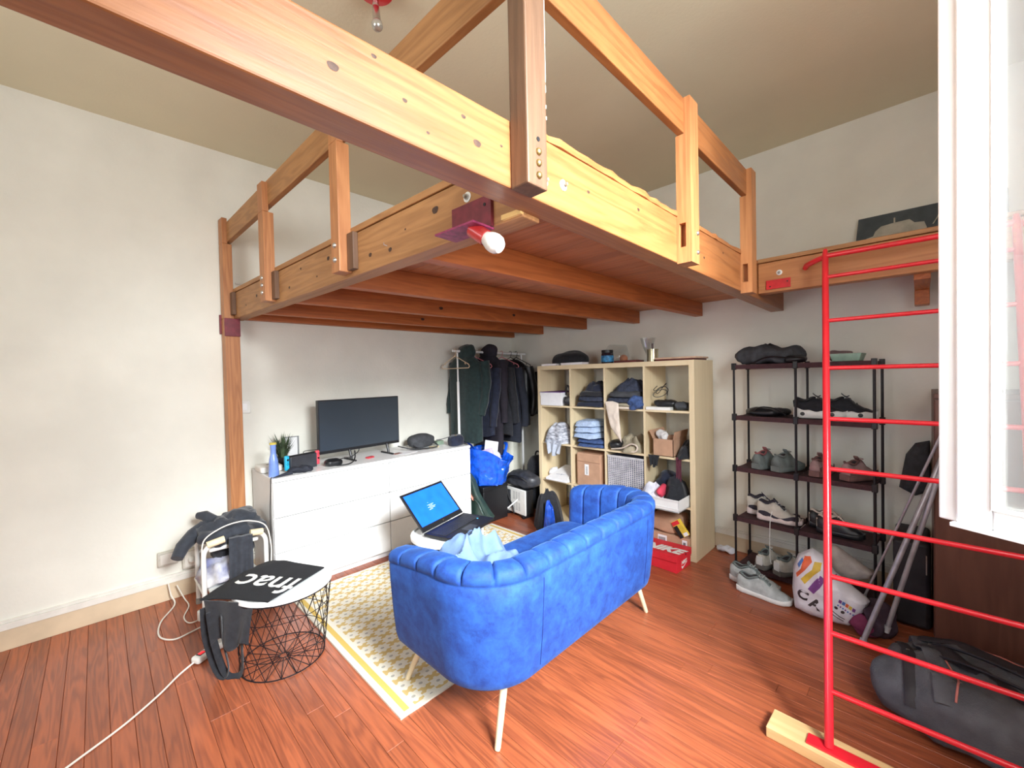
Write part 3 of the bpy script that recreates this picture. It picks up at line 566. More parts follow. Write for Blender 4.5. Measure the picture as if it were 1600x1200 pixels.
# ------------------------------------------------------------------ rug
def rug_mat():
    m, nt, b = newmat('rug_weave'); L = nt.links
    tc = N(nt, 'ShaderNodeTexCoord'); sp = N(nt, 'ShaderNodeSeparateXYZ'); L.new(tc.outputs['Object'], sp.inputs[0])
    def M_(op, a, b_=None, c_=None):
        n = N(nt, 'ShaderNodeMath', operation=op)
        for i, v in enumerate((a, b_, c_)):
            if v is None: continue
            if isinstance(v, (int, float)): n.inputs[i].default_value = v
            else: L.new(v, n.inputs[i])
        return n.outputs[0]
    u = M_('DIVIDE', sp.outputs[0], 0.0875); v = M_('DIVIDE', sp.outputs[1], 0.128)
    # centred lattice: two interleaved rectangular grids
    def cellr(du):
        fu = M_('SUBTRACT', M_('FRACT', M_('ADD', u, du)), 0.5); fv = M_('SUBTRACT', M_('FRACT', M_('ADD', v, du)), 0.5)
        x = M_('MULTIPLY', fu, 0.0875); y = M_('MULTIPLY', fv, 0.128 * 0.80)
        r = M_('SQRT', M_('ADD', M_('MULTIPLY', x, x), M_('MULTIPLY', y, y))); a = M_('ARCTAN2', y, x)
        pet = M_('MULTIPLY_ADD', M_('COSINE', M_('MULTIPLY', a, 8)), 0.0042, 0.0302)
        fl = M_('LESS_THAN', r, pet); dot = M_('LESS_THAN', r, 0.0075); return fl, dot
    f1, d1 = cellr(0.0); f2, d2 = cellr(0.5); f = M_('MAXIMUM', f1, f2); d = M_('MAXIMUM', d1, d2)
    mx = N(nt, 'ShaderNodeMix', data_type='RGBA'); mx.inputs[6].default_value = lin((206, 178, 116)); mx.inputs[7].default_value = lin((226, 220, 204)); L.new(f, mx.inputs[0])
    m2 = N(nt, 'ShaderNodeMix', data_type='RGBA'); m2.inputs[7].default_value = lin((176, 172, 160)); L.new(d, m2.inputs[0]); L.new(mx.outputs[2], m2.inputs[6])
    # borders on the long sides: white, mustard, white
    ay = M_('ABSOLUTE', sp.outputs[1]); ax = M_('ABSOLUTE', sp.outputs[0])
    HY = 0.87
    b1 = M_('GREATER_THAN', ay, HY - 0.082); b2 = M_('MULTIPLY', M_('GREATER_THAN', ay, HY - 0.058), M_('LESS_THAN', ay, HY - 0.032))
    m3 = N(nt, 'ShaderNodeMix', data_type='RGBA'); m3.inputs[7].default_value = lin((228, 222, 206)); L.new(b1, m3.inputs[0]); L.new(m2.outputs[2], m3.inputs[6])
    m4 = N(nt, 'ShaderNodeMix', data_type='RGBA'); m4.inputs[7].default_value = lin((214, 182, 96)); L.new(b2, m4.inputs[0]); L.new(m3.outputs[2], m4.inputs[6])
    b3 = M_('GREATER_THAN', ax, 0.655); m5 = N(nt, 'ShaderNodeMix', data_type='RGBA'); m5.inputs[7].default_value = lin((222, 216, 200)); L.new(b3, m5.inputs[0]); L.new(m4.outputs[2], m5.inputs[6])
    L.new(m5.outputs[2], b.inputs['Base Color']); b.inputs['Roughness'].default_value = 0.95
    nz = N(nt, 'ShaderNodeTexNoise'); nz.inputs['Scale'].default_value = 260; L.new(tc.outputs['Object'], nz.inputs[0]); bp = N(nt, 'ShaderNodeBump'); bp.inputs['Strength'].default_value = 0.5; bp.inputs['Distance'].default_value = 0.004; L.new(nz.outputs[0], bp.inputs['Height']); L.new(bp.outputs[0], b.inputs['Normal'])
    return m
rc = Vector((1.235, -1.735, 0)); mb = MB(); nx_, ny_ = 34, 44; vs = []; fs = []
for j in range(ny_ + 1):
    for i in range(nx_ + 1):
        x = -0.675 + 1.35 * i / nx_; y = -0.865 + 1.73 * j / ny_
        z = 0.009 + 0.0015 * noise.noise(Vector((x * 5, y * 5, 0)))
        if i == 0 or i == nx_ or j == 0 or j == ny_: x += 0.003 * noise.noise(Vector((x * 30, y * 30, 4)))
        vs.append(Vector((x, y, z)))
for j in range(ny_):
    for i in range(nx_): a = j * (nx_ + 1) + i; fs.append((a, a + 1, a + nx_ + 2, a + nx_ + 1))
base = len(vs); ring = [i for i in range(nx_ + 1)] + [(j) * (nx_ + 1) + nx_ for j in range(1, ny_ + 1)] + [ny_ * (nx_ + 1) + i for i in range(nx_ - 1, -1, -1)] + [j * (nx_ + 1) for j in range(ny_ - 1, 0, -1)]
for k in ring: vs.append(Vector((vs[k].x, vs[k].y, 0.0003)))
for k in range(len(ring)): k2 = (k + 1) % len(ring); fs.append((ring[k], base + k, base + k2, ring[k2]))
mb.add([v + rc for v in vs], fs)
single(mb, 'rug', rug_mat(), 'flatweave rug with cream flowers on a mustard ground and a yellow edge stripe', 'rug', rc)

# ------------------------------------------------------------------ wire basket tables
def basket_table(label, cb, rb_, ct, rt2, zt, n=18, closed_label=None):
    """truncated-cone wire basket with a disc lid"""
    t = thing('wire_basket_table', label, 'table', (cb[0], cb[1], 0), group=None)
    cb = Vector((cb[0], cb[1], 0.005)); ct = Vector((ct[0], ct[1], zt - 0.028))
    def at(a, f):
        c = cb.lerp(ct, f); r = rb_ + (rt2 - rb_) * f; return c + Vector((cos(a) * r, sin(a) * r, 0))
    wr_ = 0.0018
    for f, nm in ((0, 'base_ring'), (1, 'rim_ring'), (0.5, 'middle_ring'), (0.25, 'middle_ring'), (0.75, 'middle_ring')):
        MB().tube([at(2 * pi * k / 40, f) for k in range(40)], wr_ if 0 < f < 1 else 0.003, 6, loop=True).build(nm, M_blackm, t)
    st = 4
    for k in range(n):
        a0 = 2 * pi * k / n
        for sgn in (1, -1):
            MB().tube([at(a0 + sgn * 2 * pi * f / n * 2.0, f) for f in (0, .25, .5, .75, 1)], wr_, 5).build('wire', M_blackm, t)
    for k in range(n):
        a0 = 2 * pi * (k) / n
        MB().tube([at(a0, 0), cb + Vector((cos(a0) * .02, sin(a0) * .02, 0.0))], wr_, 5).build('base_spoke', M_blackm, t)
    MB().tube([cb + Vector((cos(2 * pi * k / 16) * .02, sin(2 * pi * k / 16) * .02, 0)) for k in range(16)], wr_, 5, loop=True).build('hub_ring', M_blackm, t)
    R = rt2 + 0.006
    MB().lathe([(0.001, 0.012), (R - .004, 0.012), (R, 0.014), (R, 0.032), (R - .003, 0.035), (R - .012, 0.0335), (R - 0.016, 0.027), (0.001, 0.027)], ct - Vector((0, 0, .007)), 56).build('lid', M_white, t)
    return t
basket_table('black wire basket table with a white lid under the black tote bag', (1.135, -2.80), .185, (1.155, -2.795), .212, .392)
basket_table('wire table with a round white top holding the laptop behind the sofa', (1.33, -1.93), .175, (1.33, -1.93), .215, .43)

# ------------------------------------------------------------------ laptop on it
LP = thing('laptop', 'open black laptop showing a blue setup screen on the round white table', 'laptop', (1.36, -1.90, .43), radians(0))
hl, hr = Vector((1.30, -2.081, 0)), Vector((1.18, -1.686, 0)); du = (hr - hl).normalized(); dv = Vector((-du.y, du.x, 0)) * -1   # dv: towards the front edge
if dv.x < 0: dv = -dv
LW, LD, zt0 = (hr - hl).length, 0.245, 0.4325
def lp(s, f, z): return hl + du * s + dv * f + Vector((0, 0, z))
def lbx(mb, s0, s1, f0, f1, z0, z1): return mb.hexa([lp(s0, f0, z0), lp(s0, f1, z0), lp(s1, f1, z0), lp(s1, f0, z0), lp(s0, f0, z1), lp(s0, f1, z1), lp(s1, f1, z1), lp(s1, f0, z1)])
lbx(MB(), 0, LW, 0, LD, zt0, zt0 + .018).build('body', M_black, LP, smooth=False, bevel=0.004)
k = MB()
for r_ in range(6):
    for c_ in range(15):
        s = .02 + c_ * (LW - .04) / 15; f = .035 + r_ * .0185
        lbx(k, s, s + (LW - .04) / 15 - .003, f, f + .0155, zt0 + .018, zt0 + .0205)
kk = k.build('keyboard', mat('key_black', (44, 46, 52), .5), LP, smooth=False)
lbx(MB(), LW * .36, LW * .60, .165, .225, zt0 + .018, zt0 + .0188).build('touchpad', mat('pad_grey', (62, 66, 74), .35), LP, smooth=False)
MB().lathe([(0.007, 0), (0.007, .0008), (0.0005, .0008)], lp(LW * .86, .15, zt0 + .018), 16).build('sticker', mat('cyan_sticker', (90, 190, 230), .4), LP)
ang = radians(42); hz = zt0 + .018; LH = .272
def ld(s, h, o=0): return hl + du * s - dv * (h * sin(ang)) + Vector((0, 0, hz + h * cos(ang))) + (dv * cos(ang) + Vector((0, 0, sin(ang)))) * o
def lid(mb, s0, s1, h0, h1, o0, o1): return mb.hexa([ld(s0, h0, o0), ld(s0, h0, o1), ld(s1, h0, o1), ld(s1, h0, o0), ld(s0, h1, o0), ld(s0, h1, o1), ld(s1, h1, o1), ld(s1, h1, o0)])
ldo = lid(MB(), 0, LW, 0.004, LH, -.008, 0).build('lid', M_black, LP, smooth=False, bevel=0.003)
lid(MB(), .018, LW - .018, .035, LH - .016, 0, .0008).build('screen', mat('blue_screen', (20, 90, 235), .3, emit=(40, 120, 255), estr=0.75), ldo, smooth=False)
mb = MB()
for (a, b_, h) in ((.17, .176, .162), (.155, .215, .146), (.168, .20, .138), (.15, .225, .130), (.165, .215, .122), (.15, .185, .114)): lid(mb, a, b_, h, h + .0018, .0008, .0014)
mb.build('screen_text', mat('screen_white', (200, 215, 255), .4, emit=(190, 210, 255), estr=.8), ldo, smooth=False)
MB().lathe([(0.0055, 0), (0.0055, .0012), (0.0005, .0012)], ld(LW * .5, .019, 0), 14, dv * cos(ang) + Vector((0, 0, sin(ang)))).build('maker_badge', M_chrome, ldo)

# ------------------------------------------------------------------ cloth generators
def pile(label, c, rad, m, amp=.03, fr=9, seed=1, name='crumpled_cloth', cat='cloth', p=2.4, rz=0, group=None, ridge=True, extra=None, zm=None, **kw):
    mb = MB().blob(c, rad, p=p, amp=amp, fr=fr, seed=seed, nu=44, nv=26, rz=rz, ridge=ridge, zmin=zm if zm is not None else c[2] - rad[2] * .92)
    if extra: extra(mb)
    zmin = min(v.z for v in mb.v)
    return single(mb, name, m, label, cat, (c[0], c[1], zmin), group=group, angle=70, **kw)
def folded(label, c, sx, sy, h, m, seed=0, rz=0, name='folded_garment', cat='clothes', group=None, sag=0.0):
    """one folded garment: a soft slab showing its folded layers along the edges"""
    def fn(q):
        z = q.z; lay = 0.004 * sin(z / h * 2 * pi * 2.0)
        s = 1 + lay / max(sx, sy) * 8 * (1 if abs(z) < h * .45 else 0)
        q = Vector((q.x * s, q.y * s, z)); q.z += 0.006 * noise.noise(Vector((q.x * 9, q.y * 9, seed))) - sag * max(0, -q.y / (sy / 2)) ** 3
        return q
    mb = MB().blob((c[0], c[1], c[2] + h / 2), (sx / 2, sy / 2, h / 2), p=5, amp=.006, fr=16, seed=seed, nu=40, nv=14, rz=rz, fn=fn)
    return single(mb, name, m, label, cat, (c[0], c[1], c[2]), group=group, angle=70)

def crumple(label, c, rx, ry, H_, m, seed=1, name='crumpled_cloth', cat='cloth', fr=6.0, rz=0, group=None, nr=34, na=84, sh=.4):
    """heap of cloth: sharp folded ridges over a mound, ragged outline"""
    R_ = Matrix.Rotation(rz, 3, 'Z'); rings = []; c = Vector(c)
    for i in range(nr + 1):
        r = max(.02, i / nr); ring = []
        for k in range(na):
            a = 2 * pi * k / na; edge = 1 + .22 * noise.noise(Vector((cos(a) * 1.6, sin(a) * 1.6, seed * 3.3)))
            x, y = cos(a) * r * edge, sin(a) * r * edge; X_, Y_ = x * rx, y * ry
            w1 = noise.noise(Vector((X_ * fr, Y_ * fr, seed))) * .35; w2 = noise.noise(Vector((X_ * fr, Y_ * fr, seed + 9))) * .35
            n1 = noise.noise(Vector(((X_ + w1 * rx) * fr * 1.4, (Y_ + w2 * ry) * fr * 1.4, seed * 1.7))); n2 = noise.noise(Vector(((X_ + w2 * rx) * fr * 2.7, (Y_ + w1 * ry) * fr * 2.7, seed * 2.9)))
            rd = (1 - 2.6 * abs(n1)) * .7 + (1 - 2.6 * abs(n2)) * .3
            h = (1 - r ** 3.0) * (sh + (1 - sh) * rd) * H_
            if i == nr: h = 0
            elif i > nr - 3: h = max(h, .012)
            ring.append(c + R_ @ Vector((X_ + .25 * H_ * n2 * (1 - r), Y_ + .25 * H_ * n1 * (1 - r), max(h, .004 if i < nr else 0))))
        rings.append(ring)
    mb = MB().loft(rings); return single(mb, name, m, label, cat, tuple(c), group=group, angle=60)
crumple('pale blue crumpled throw lying on the sofa seat behind the near armrest', (1.92, -2.20, .445), .19, .24, .22, mat('pale_blue_knit', (104, 130, 170), .95, var=.06, bump=.2, bscale=250), seed=4, name='throw_blanket', cat='blanket', fr=4.2)

# tote bag on the left basket table
tb = thing('tote_bag', 'black cloth tote bag with white lettering draped over the white lid, straps hanging', 'bag', (1.0, -2.86, .393))
def quadgrid(c00, c10, c11, c01, nu, nv, zf, th=.006):
    c00, c10, c11, c01 = map(Vector, (c00, c10, c11, c01)); vs = []; fs = []
    for s in (1, 0):
        for j in range(nv + 1):
            for i in range(nu + 1):
                u, v = i / nu, j / nv; q = c00.lerp(c10, u).lerp(c01.lerp(c11, u), v); q.z = zf(q, u, v) + (th if s else 0); vs.append(q)
    n = (nu + 1) * (nv + 1)
    for j in range(nv):
        for i in range(nu):
            a = j * (nu + 1) + i; fs.append((a, a + 1, a + nu + 2, a + nu + 1)); fs.append((n + a + nu + 1, n + a + nu + 2, n + a + 1, n + a))
    bd = list(range(nu + 1)) + [j * (nu + 1) + nu for j in range(1, nv + 1)] + [nv * (nu + 1) + i for i in range(nu - 1, -1, -1)] + [j * (nu + 1) for j in range(nv - 1, 0, -1)]
    for k in range(len(bd)): a, b = bd[k], bd[(k + 1) % len(bd)]; fs.append((a, n + a, n + b, b))
    return vs, fs
TZ = .3925
def tzf(q, u, v):
    d = sqrt((q.x - 1.155) ** 2 + (q.y + 2.795) ** 2); over = max(0, d - .218)
    return TZ + .002 + .002 * noise.noise(Vector((q.x * 8, q.y * 8, 1))) - over * 0.18 + .006 * noise.noise(Vector((q.x * 20, q.y * 20, 7))) * min(1, over * 12)
vs, fs = quadgrid((.83, -2.785, 0), (1.19, -2.615, 0), (1.345, -2.915, 0), (1.045, -3.115, 0), 26, 26, tzf)
MB().add(vs, fs).build('bag_body', mat('tote_black', (24, 26, 31), .9, bump=.2, bscale=300), tb, angle=80)
def hang(p0, p1, drop, m, nm, wv=.008, nu=20, nv=14, taper=.75, th=.005, parent=None):
    p0, p1 = Vector(p0), Vector(p1); n = (p1 - p0).cross(Vector((0, 0, 1))).normalized(); vs = []; fs = []; mid = (p0 + p1) / 2
    for s in (1, 0):
        for j in range(nv + 1):
            f = j / nv
            for i in range(nu + 1):
                u = i / nu; q = p0.lerp(p1, u); q = mid + (q - mid) * (1 + (taper - 1) * f)
                q = q + n * (wv * sin(u * 14 + f * 2) * (.3 + f) + (th if s else 0)) - Vector((0, 0, drop * f * (1 - .12 * sin(u * 9)))); vs.append(q)
    k = (nu + 1) * (nv + 1)
    for j in range(nv):
        for i in range(nu):
            a = j * (nu + 1) + i; fs.append((a, a + 1, a + nu + 2, a + nu + 1)); fs.append((k + a + nu + 1, k + a + nu + 2, k + a + 1, k + a))
    bd = list(range(nu + 1)) + [j * (nu + 1) + nu for j in range(1, nv + 1)] + [nv * (nu + 1) + i for i in range(nu - 1, -1, -1)] + [j * (nu + 1) for j in range(nv - 1, 0, -1)]
    for q in range(len(bd)): a, b = bd[q], bd[(q + 1) % len(bd)]; fs.append((a, k + a, k + b, b))
    return MB().add(vs, fs).build(nm, m, parent, angle=80)
hang((1.065, -3.10, .378), (1.29, -2.955, .388), .20, M_blackf, 'hanging_flap', parent=tb, taper=.7)
def strap(pts, m, parent, wd=.014, nm='strap', th=.25):
    P = [Vector(p) for p in pts]; Q = []
    for i in range(len(P) - 1):
        a = P[max(i - 1, 0)]; b = P[i]; c = P[i + 1]; d = P[min(i + 2, len(P) - 1)]
        for k in range(8):
            t = k / 8; Q.append(0.5 * ((2 * b) + (c - a) * t + (2 * a - 5 * b + 4 * c - d) * t * t + (3 * b - a - 3 * c + d) * t ** 3))
    Q.append(P[-1]); return MB().tube(Q, wd, 8, flat=th).build(nm, m, parent)
strap([(1.10, -3.09, .33), (1.10, -3.075, .18), (1.11, -3.04, .03), (1.14, -3.00, .008), (1.17, -2.985, .05), (1.20, -2.99, .17), (1.22, -2.99, .33)], M_blackf, tb)
strap([(1.06, -3.105, .34), (1.05, -3.10, .20), (1.07, -3.07, .05), (1.10, -3.045, .009), (1.13, -3.03, .06), (1.14, -3.05, .20), (1.15, -3.055, .32)], M_blackf, tb)
def text_mesh(txt, origin, xdir, updir, size, m, name, parent=None, ext=.0008, bold=.0, world=True, shear=0.0, spacing=1.0):
    cu = bpy.data.curves.new('txt', 'FONT'); cu.body = txt; cu.size = size; cu.extrude = ext; cu.offset = bold; cu.shear = shear; cu.space_character = spacing; cu.resolution_u = 3
    o = bpy.data.objects.new('txt', cu); COL.objects.link(o); dg = bpy.context.evaluated_depsgraph_get(); dg.update()
    me = bpy.data.meshes.new_from_object(o.evaluated_get(dg)); bpy.data.objects.remove(o)
    xd = Vector(xdir).normalized(); ud = Vector(updir); ud = (ud - xd * ud.dot(xd)).normalized(); nd = xd.cross(ud)
    Mi = root_matrix(parent).inverted() if parent else Matrix.Identity(4)
    for v in me.vertices: v.co = Mi @ (Vector(origin) + xd * v.co.x + ud * v.co.y + nd * v.co.z)
    me.materials.clear(); me.materials.append(m); ob = bpy.data.objects.new(name, me); COL.objects.link(ob)
    if parent: ob.parent = parent
    return ob
text_mesh('fnac', (1.255, -2.735, TZ + .0105), (-.84, -.54, 0), (.54, -.84, 0), .20, M_white2, 'lettering', tb, bold=.001, ext=.001)

# ------------------------------------------------------------------ white tubular stool chair with clothes (left)
ch = thing('commode_chair', 'white tubular chair with cream grips, heaped with dark clothes, beside the wooden post', 'chair', (.38, -2.88, 0))
def arc(p, pts, n=7):
    """quarter bend from pts[0] via corner pts[1] to pts[2]"""
    a, b, c = [Vector(q) for q in pts]; return [((1 - t) ** 2) * a + 2 * t * (1 - t) * b + t * t * c for t in [k / n for k in range(n + 1)]]
for nm, x, yl, inn in (('leg', .56, -3.03, 1), ('leg', .55, -2.72, -1), ('leg', .20, -3.01, 1), ('leg', .20, -2.73, -1)):
    pts = [(x, yl, .02), (x, yl, .35)] + arc(0, [(x, yl, .39), (x, yl, .465), (x, yl + .075 * inn, .468)])
    MB().tube(pts, .0125, 12).build('leg', M_white2, ch); MB().lathe([(.015, 0), (.016, .01), (.015, .035), (.001, .036)], (x, yl, .0005), 14).build('foot_cap', mat('grey_rubber', (150, 148, 142), .8), ch)
gm = mat('cream_foam', (232, 214, 176), .7)
MB().tube([(.56, -3.012, .462), (.56, -2.93, .475)], .0195, 14).build('grip', gm, ch); MB().tube([(.55, -2.80, .470), (.55, -2.735, .462)], .0195, 14).build('grip', gm, ch)
for yl in (-3.02, -2.725): MB().tube([(.56, yl, .16), (.20, yl, .16)], .010, 10).build('side_tube', M_white2, ch)
for a_, b_ in (((.20, -3.01, .32), (.20, -2.73, .32)), ((.56, -3.03, .10), (.56, -2.72, .10))): MB().tube([a_, b_], .010, 10).build('cross_tube', M_white2, ch)
MB().box((.22, -3.0, .165), (.54, -2.74, .185)).build('lower_shelf', M_white2, ch, bevel=.004)
MB().box((.21, -2.995, .395), (.50, -2.745, .42)).build('seat', M_white2, ch, bevel=.01, seg=3)
MB().cbox((.56, -3.02, .085), (.03, .09, .055)).build('side_bracket', M_white2, ch, bevel=.006)
hd = mat('charcoal_sweat', (52, 56, 64), .92, var=.12, scale=30, bump=.3, bscale=280, sheen=.2)
pile('charcoal hooded sweater heaped on top of the white tubular chair', (.35, -2.86, .465), (.17, .165, .055), hd, amp=.045, fr=8, seed=11, name='hooded_sweater', cat='clothes',
     extra=lambda mb: mb.tube([(.32, -2.98, .50), (.33, -3.04, .47), (.38, -3.10, .43), (.42, -3.13, .385)], [.045, .042, .036, .03], 14).tube([(.27, -2.93, .51), (.22, -2.97, .545), (.19, -3.0, .545)], [.034, .03, .02], 12).blob((.28, -2.80, .52), (.11, .09, .035), amp=.03, fr=12, seed=3))
j = hang((.535, -2.905, .47), (.56, -2.79, .47), .36, hd, 'hanging_jacket', wv=.012, taper=1.0, th=.03); j['label'] = 'dark jacket hanging down the front of the white tubular chair between its grips'; j['category'] = 'clothes'
j.data.transform(Matrix.Translation((-.55, .85 + 2.0, -.11))); j.location = (.55, -2.85, .11)
pile('white and blue plastic bag stuffed on the lower shelf of the tubular chair', (.40, -2.93, .245), (.13, .085, .072), mat('bag_print', (222, 222, 222), .5, rgb2=(84, 92, 150), scale=7, bump=.5, bscale=20), amp=.045, fr=11, seed=21, name='plastic_bag', cat='bag')
pile('black cloth bundle under the seat of the tubular chair', (.33, -2.85, .34), (.10, .10, .05), M_blackf, amp=.03, fr=9, seed=22, name='cloth_bundle', cat='clothes')
# thin white cable arching over the chair and cable loops on the floor
def curve(pts, n=8):
    P = [Vector(p) for p in pts]; Q = []
    for i in range(len(P) - 1):
        a = P[max(i - 1, 0)]; b = P[i]; c = P[i + 1]; d = P[min(i + 2, len(P) - 1)]
        for k in range(n):
            t = k / n; Q.append(0.5 * ((2 * b) + (c - a) * t + (2 * a - 5 * b + 4 * c - d) * t * t + (3 * b - a - 3 * c + d) * t ** 3))
    Q.append(P[-1]); return Q
def cord(pts, r, m, name, label, cat='cable', n=6, group=None):
    Q = curve(pts); z = min(q.z for q in Q)
    return single(MB().tube(Q, r, n), name, m, label, cat, (pts[0][0], pts[0][1], z - r), group=group)
cord([(.585, -3.04, .40), (.59, -3.03, .50), (.585, -2.96, .545), (.58, -2.88, .56), (.58, -2.80, .55), (.58, -2.725, .50), (.58, -2.70, .38), (.57, -2.70, .25)], .0035, M_cable, 'thin_cable', 'thin white cable arching over the grips of the tubular chair')
cord([(.05, -3.14, .12), (.06, -3.13, .05), (.12, -3.12, .006), (.30, -3.20, .006), (.47, -3.22, .006), (.56, -3.17, .006), (.55, -3.10, .006), (.52, -3.02, .006), (.50, -2.95, .006)], .0042, M_cable, 'floor_cable', 'pale cable looping over the floor below the wall sockets')
cord([(.06, -3.10, .10), (.10, -3.07, .02), (.2, -3.06, .006), (.34, -3.10, .006), (.44, -3.08, .006), (.40, -3.0, .006), (.3, -2.98, .006)], .0035, M_cable, 'floor_cable', 'second thin white cable coiled close to the chair feet by the skirting')
# wall sockets and trunking
def socket(y, z, sy, sz, lbl, plug=False):
    t = thing('wall_socket', lbl, 'socket', (0, y, z - sz / 2))
    MB().box((0.0005, y - sy / 2, z - sz / 2), (.035, y + sy / 2, z + sz / 2)).build('housing', mat('aged_white', (206, 202, 190), .5), t, bevel=.004); MB().box((.035, y - sy / 2 + .012, z - sz / 2 + .012), (.038, y + sy / 2 - .012, z + sz / 2 - .012)).build('cover', M_trim, t, bevel=.003)
    if plug: MB().lathe([(.018, 0), (.018, .03), (.010, .045), (.001, .046)], (.038, y, z), 16, (1, 0, 0)).build('plug', M_white2, t)
    return t
socket(-3.135, .272, .10, .085, 'plain white double socket low on the wall, left of its neighbour')
socket(-3.02, .235, .09, .12, 'white socket box with plug next to the tubular chair leg', True)
sw = thing('light_switch', 'small white wall switch just right of the wooden floor post', 'switch', (0, -2.695, 1.16))
MB().box((.0005, -2.73, 1.15), (.012, -2.655, 1.24)).build('plate', M_white2, sw, bevel=.003); MB().box((.012, -2.71, 1.17), (.016, -2.675, 1.22)).build('rocker', M_white, sw, bevel=.002)
struct(MB().box((.0005, -2.72, 2.055), (.010, -1.9, 2.068)), 'trim_2', M_trim, smooth=False)

# power strip and its long lead
ps = thing('power_strip', 'white power strip with a lit red switch on the floor below the tote bag', 'power strip', (.83, -3.03, 0))
pa, pb = Vector((.885, -3.125, 0)), Vector((.765, -2.925, 0)); pd = (pb - pa).normalized(); pc = (pa + pb) / 2; rz_ = atan2(pd.y, pd.x)
MB().cbox(pc + Vector((0, 0, .018)), ((pb - pa).length, .052, .034), rz=rz_).build('housing', M_white2, ps, bevel=.012, seg=4)
MB().cbox(pa.lerp(pb, .16) + Vector((0, 0, .036)), (.026, .018, .006), rz=rz_).build('switch', mat('red_neon', (220, 30, 40), .3, emit=(255, 40, 50), estr=1.0), ps, bevel=.002)
MB().cbox(pa.lerp(pb, .16) + Vector((0, 0, .0355)), (.036, .026, .003), rz=rz_).build('switch_surround', M_black, ps)
for f in (.36, .56, .76): MB().lathe([(.0185, 0), (.0185, .0012), (.016, .0014), (.015, -.004), (.001, -.004)], pa.lerp(pb, f) + Vector((0, 0, .0352)), 18).build('outlet', mat('outlet_grey', (196, 194, 188), .5), ps)
MB().lathe([(.02, 0), (.02, .03), (.012, .045), (.001, .046)], pa.lerp(pb, .80) + Vector((0, 0, .037)), 16).build('plug', M_black, ps)
cord([(.888, -3.128, .016), (.93, -3.19, .008), (1.02, -3.27, .006), (1.12, -3.38, .006), (1.20, -3.50, .006), (1.28, -3.63, .006), (1.36, -3.80, .006), (1.42, -4.0, .006), (1.45, -4.3, .006)], .0042, M_cable, 'extension_lead', 'long cream lead running from the power strip to the lower left corner')

# ------------------------------------------------------------------ things on the chest of drawers
D0 = DZ + .0005
bt = thing('bottle', 'translucent blue fluted glass bottle with a yellow cap on the chest corner', 'bottle', (.405, -2.625, D0))
MB().lathe([(.001, 0), (.030, 0), (.0315, .008), (.029, .06), (.026, .10), (.024, .115), (.019, .135), (.0165, .15), (.0168, .16), (.0155, .17), (.0165, .18), (.018, .205)], (.405, -2.625, D0), 24).build('body', mat('blue_bottle', (120, 150, 220), .25, var=.05, coat=.5), bt)
MB().lathe([(.001, 0), (.0205, 0), (.021, .010), (.017, .013), (.001, .013)], (.405, -2.625, D0 + .205), 20).build('cap', mat('yellow_cap', (214, 196, 90), .5), bt)
ro = thing('router', 'flat white rounded router box at the left end of the chest', 'router', (.20, -2.60, D0))
MB().blob((.20, -2.60, D0 + .022), (.085, .07, .022), p=7, nu=40, nv=12).build('case', M_white2, ro); MB().lathe([(.016, 0), (.016, .001), (.001, .001)], (.20, -2.60, D0 + .044), 16).build('top_button', mat('grey_rubber', (150, 148, 142)), ro)
pl = thing('potted_grass', 'bushy artificial grass plant in a dark pot against the wall on the chest', 'plant', (.12, -2.49, D0))
MB().lathe([(.001, 0), (.035, 0), (.045, .07), (.041, .07), (.038, .062), (.001, .062)], (.12, -2.49, D0), 20).build('pot', M_black, pl)
rr = random.Random(5); gl_ = mat('leaf_green', (66, 84, 56), .6, var=.3, scale=30)
for i in range(110):
    a = rr.uniform(0, 2 * pi); r = rr.uniform(.0, .03); o = Vector((.12 + r * cos(a), -2.49 + r * sin(a), D0 + .062)); ln = rr.uniform(.08, .19); sp_ = rr.uniform(.03, .085)
    q1 = o + Vector((cos(a) * sp_ * .4, sin(a) * sp_ * .4, ln * .6)); q2 = o + Vector((cos(a) * sp_, sin(a) * sp_, ln)); q2.x = max(q2.x, .01); w_ = .0028; sd = Vector((-sin(a), cos(a), 0))
    m_ = MB().add([o - sd * w_, o + sd * w_, q1 + sd * w_ * 1.3, q1 - sd * w_ * 1.3, q2], [(0, 1, 2, 3), (3, 2, 4)])
    for s_ in (1, -1):
        b0 = o.lerp(q1, .7) if s_ > 0 else q1; b1 = b0 + sd * s_ * .018 + Vector((0, 0, .02)); m_.add([b0, b0 + Vector((0, 0, .006)), b1], [(0, 1, 2)])
    m_.build('leaf', gl_, pl, smooth=False)
fr_ = thing('photo_frame', 'small white framed panel leaning on the wall beside the grass plant', 'frame', (.06, -2.41, D0))
MB().box((.02, -2.457, D0), (.062, -2.368, D0 + .195)).build('panel', M_white, fr_, bevel=.002); MB().box((.055, -2.366, D0), (.064, -2.358, D0 + .20)).box((.055, -2.462, D0 + .195), (.064, -2.358, D0 + .202)).build('frame_edge', mat('grey_edge', (150, 152, 154), .5), fr_, smooth=False)
cs = thing('game_console', 'handheld game console in its black dock with blue and coral side controllers', 'console', (.33, -2.42, D0))
ca, cb_ = Vector((.365, -2.548, 0)), Vector((.295, -2.300, 0)); cd = (cb_ - ca).normalized(); cn = Vector((cd.y, -cd.x, 0))
def cbx(mb, s0, s1, d0, d1, z0, z1):
    P_ = lambda s, d, z: ca + cd * s + cn * d + Vector((0, 0, z)); return mb.hexa([P_(s0, d1, z0), P_(s1, d1, z0), P_(s1, d0, z0), P_(s0, d0, z0), P_(s0, d1, z1), P_(s1, d1, z1), P_(s1, d0, z1), P_(s0, d0, z1)])
CL = (cb_ - ca).length
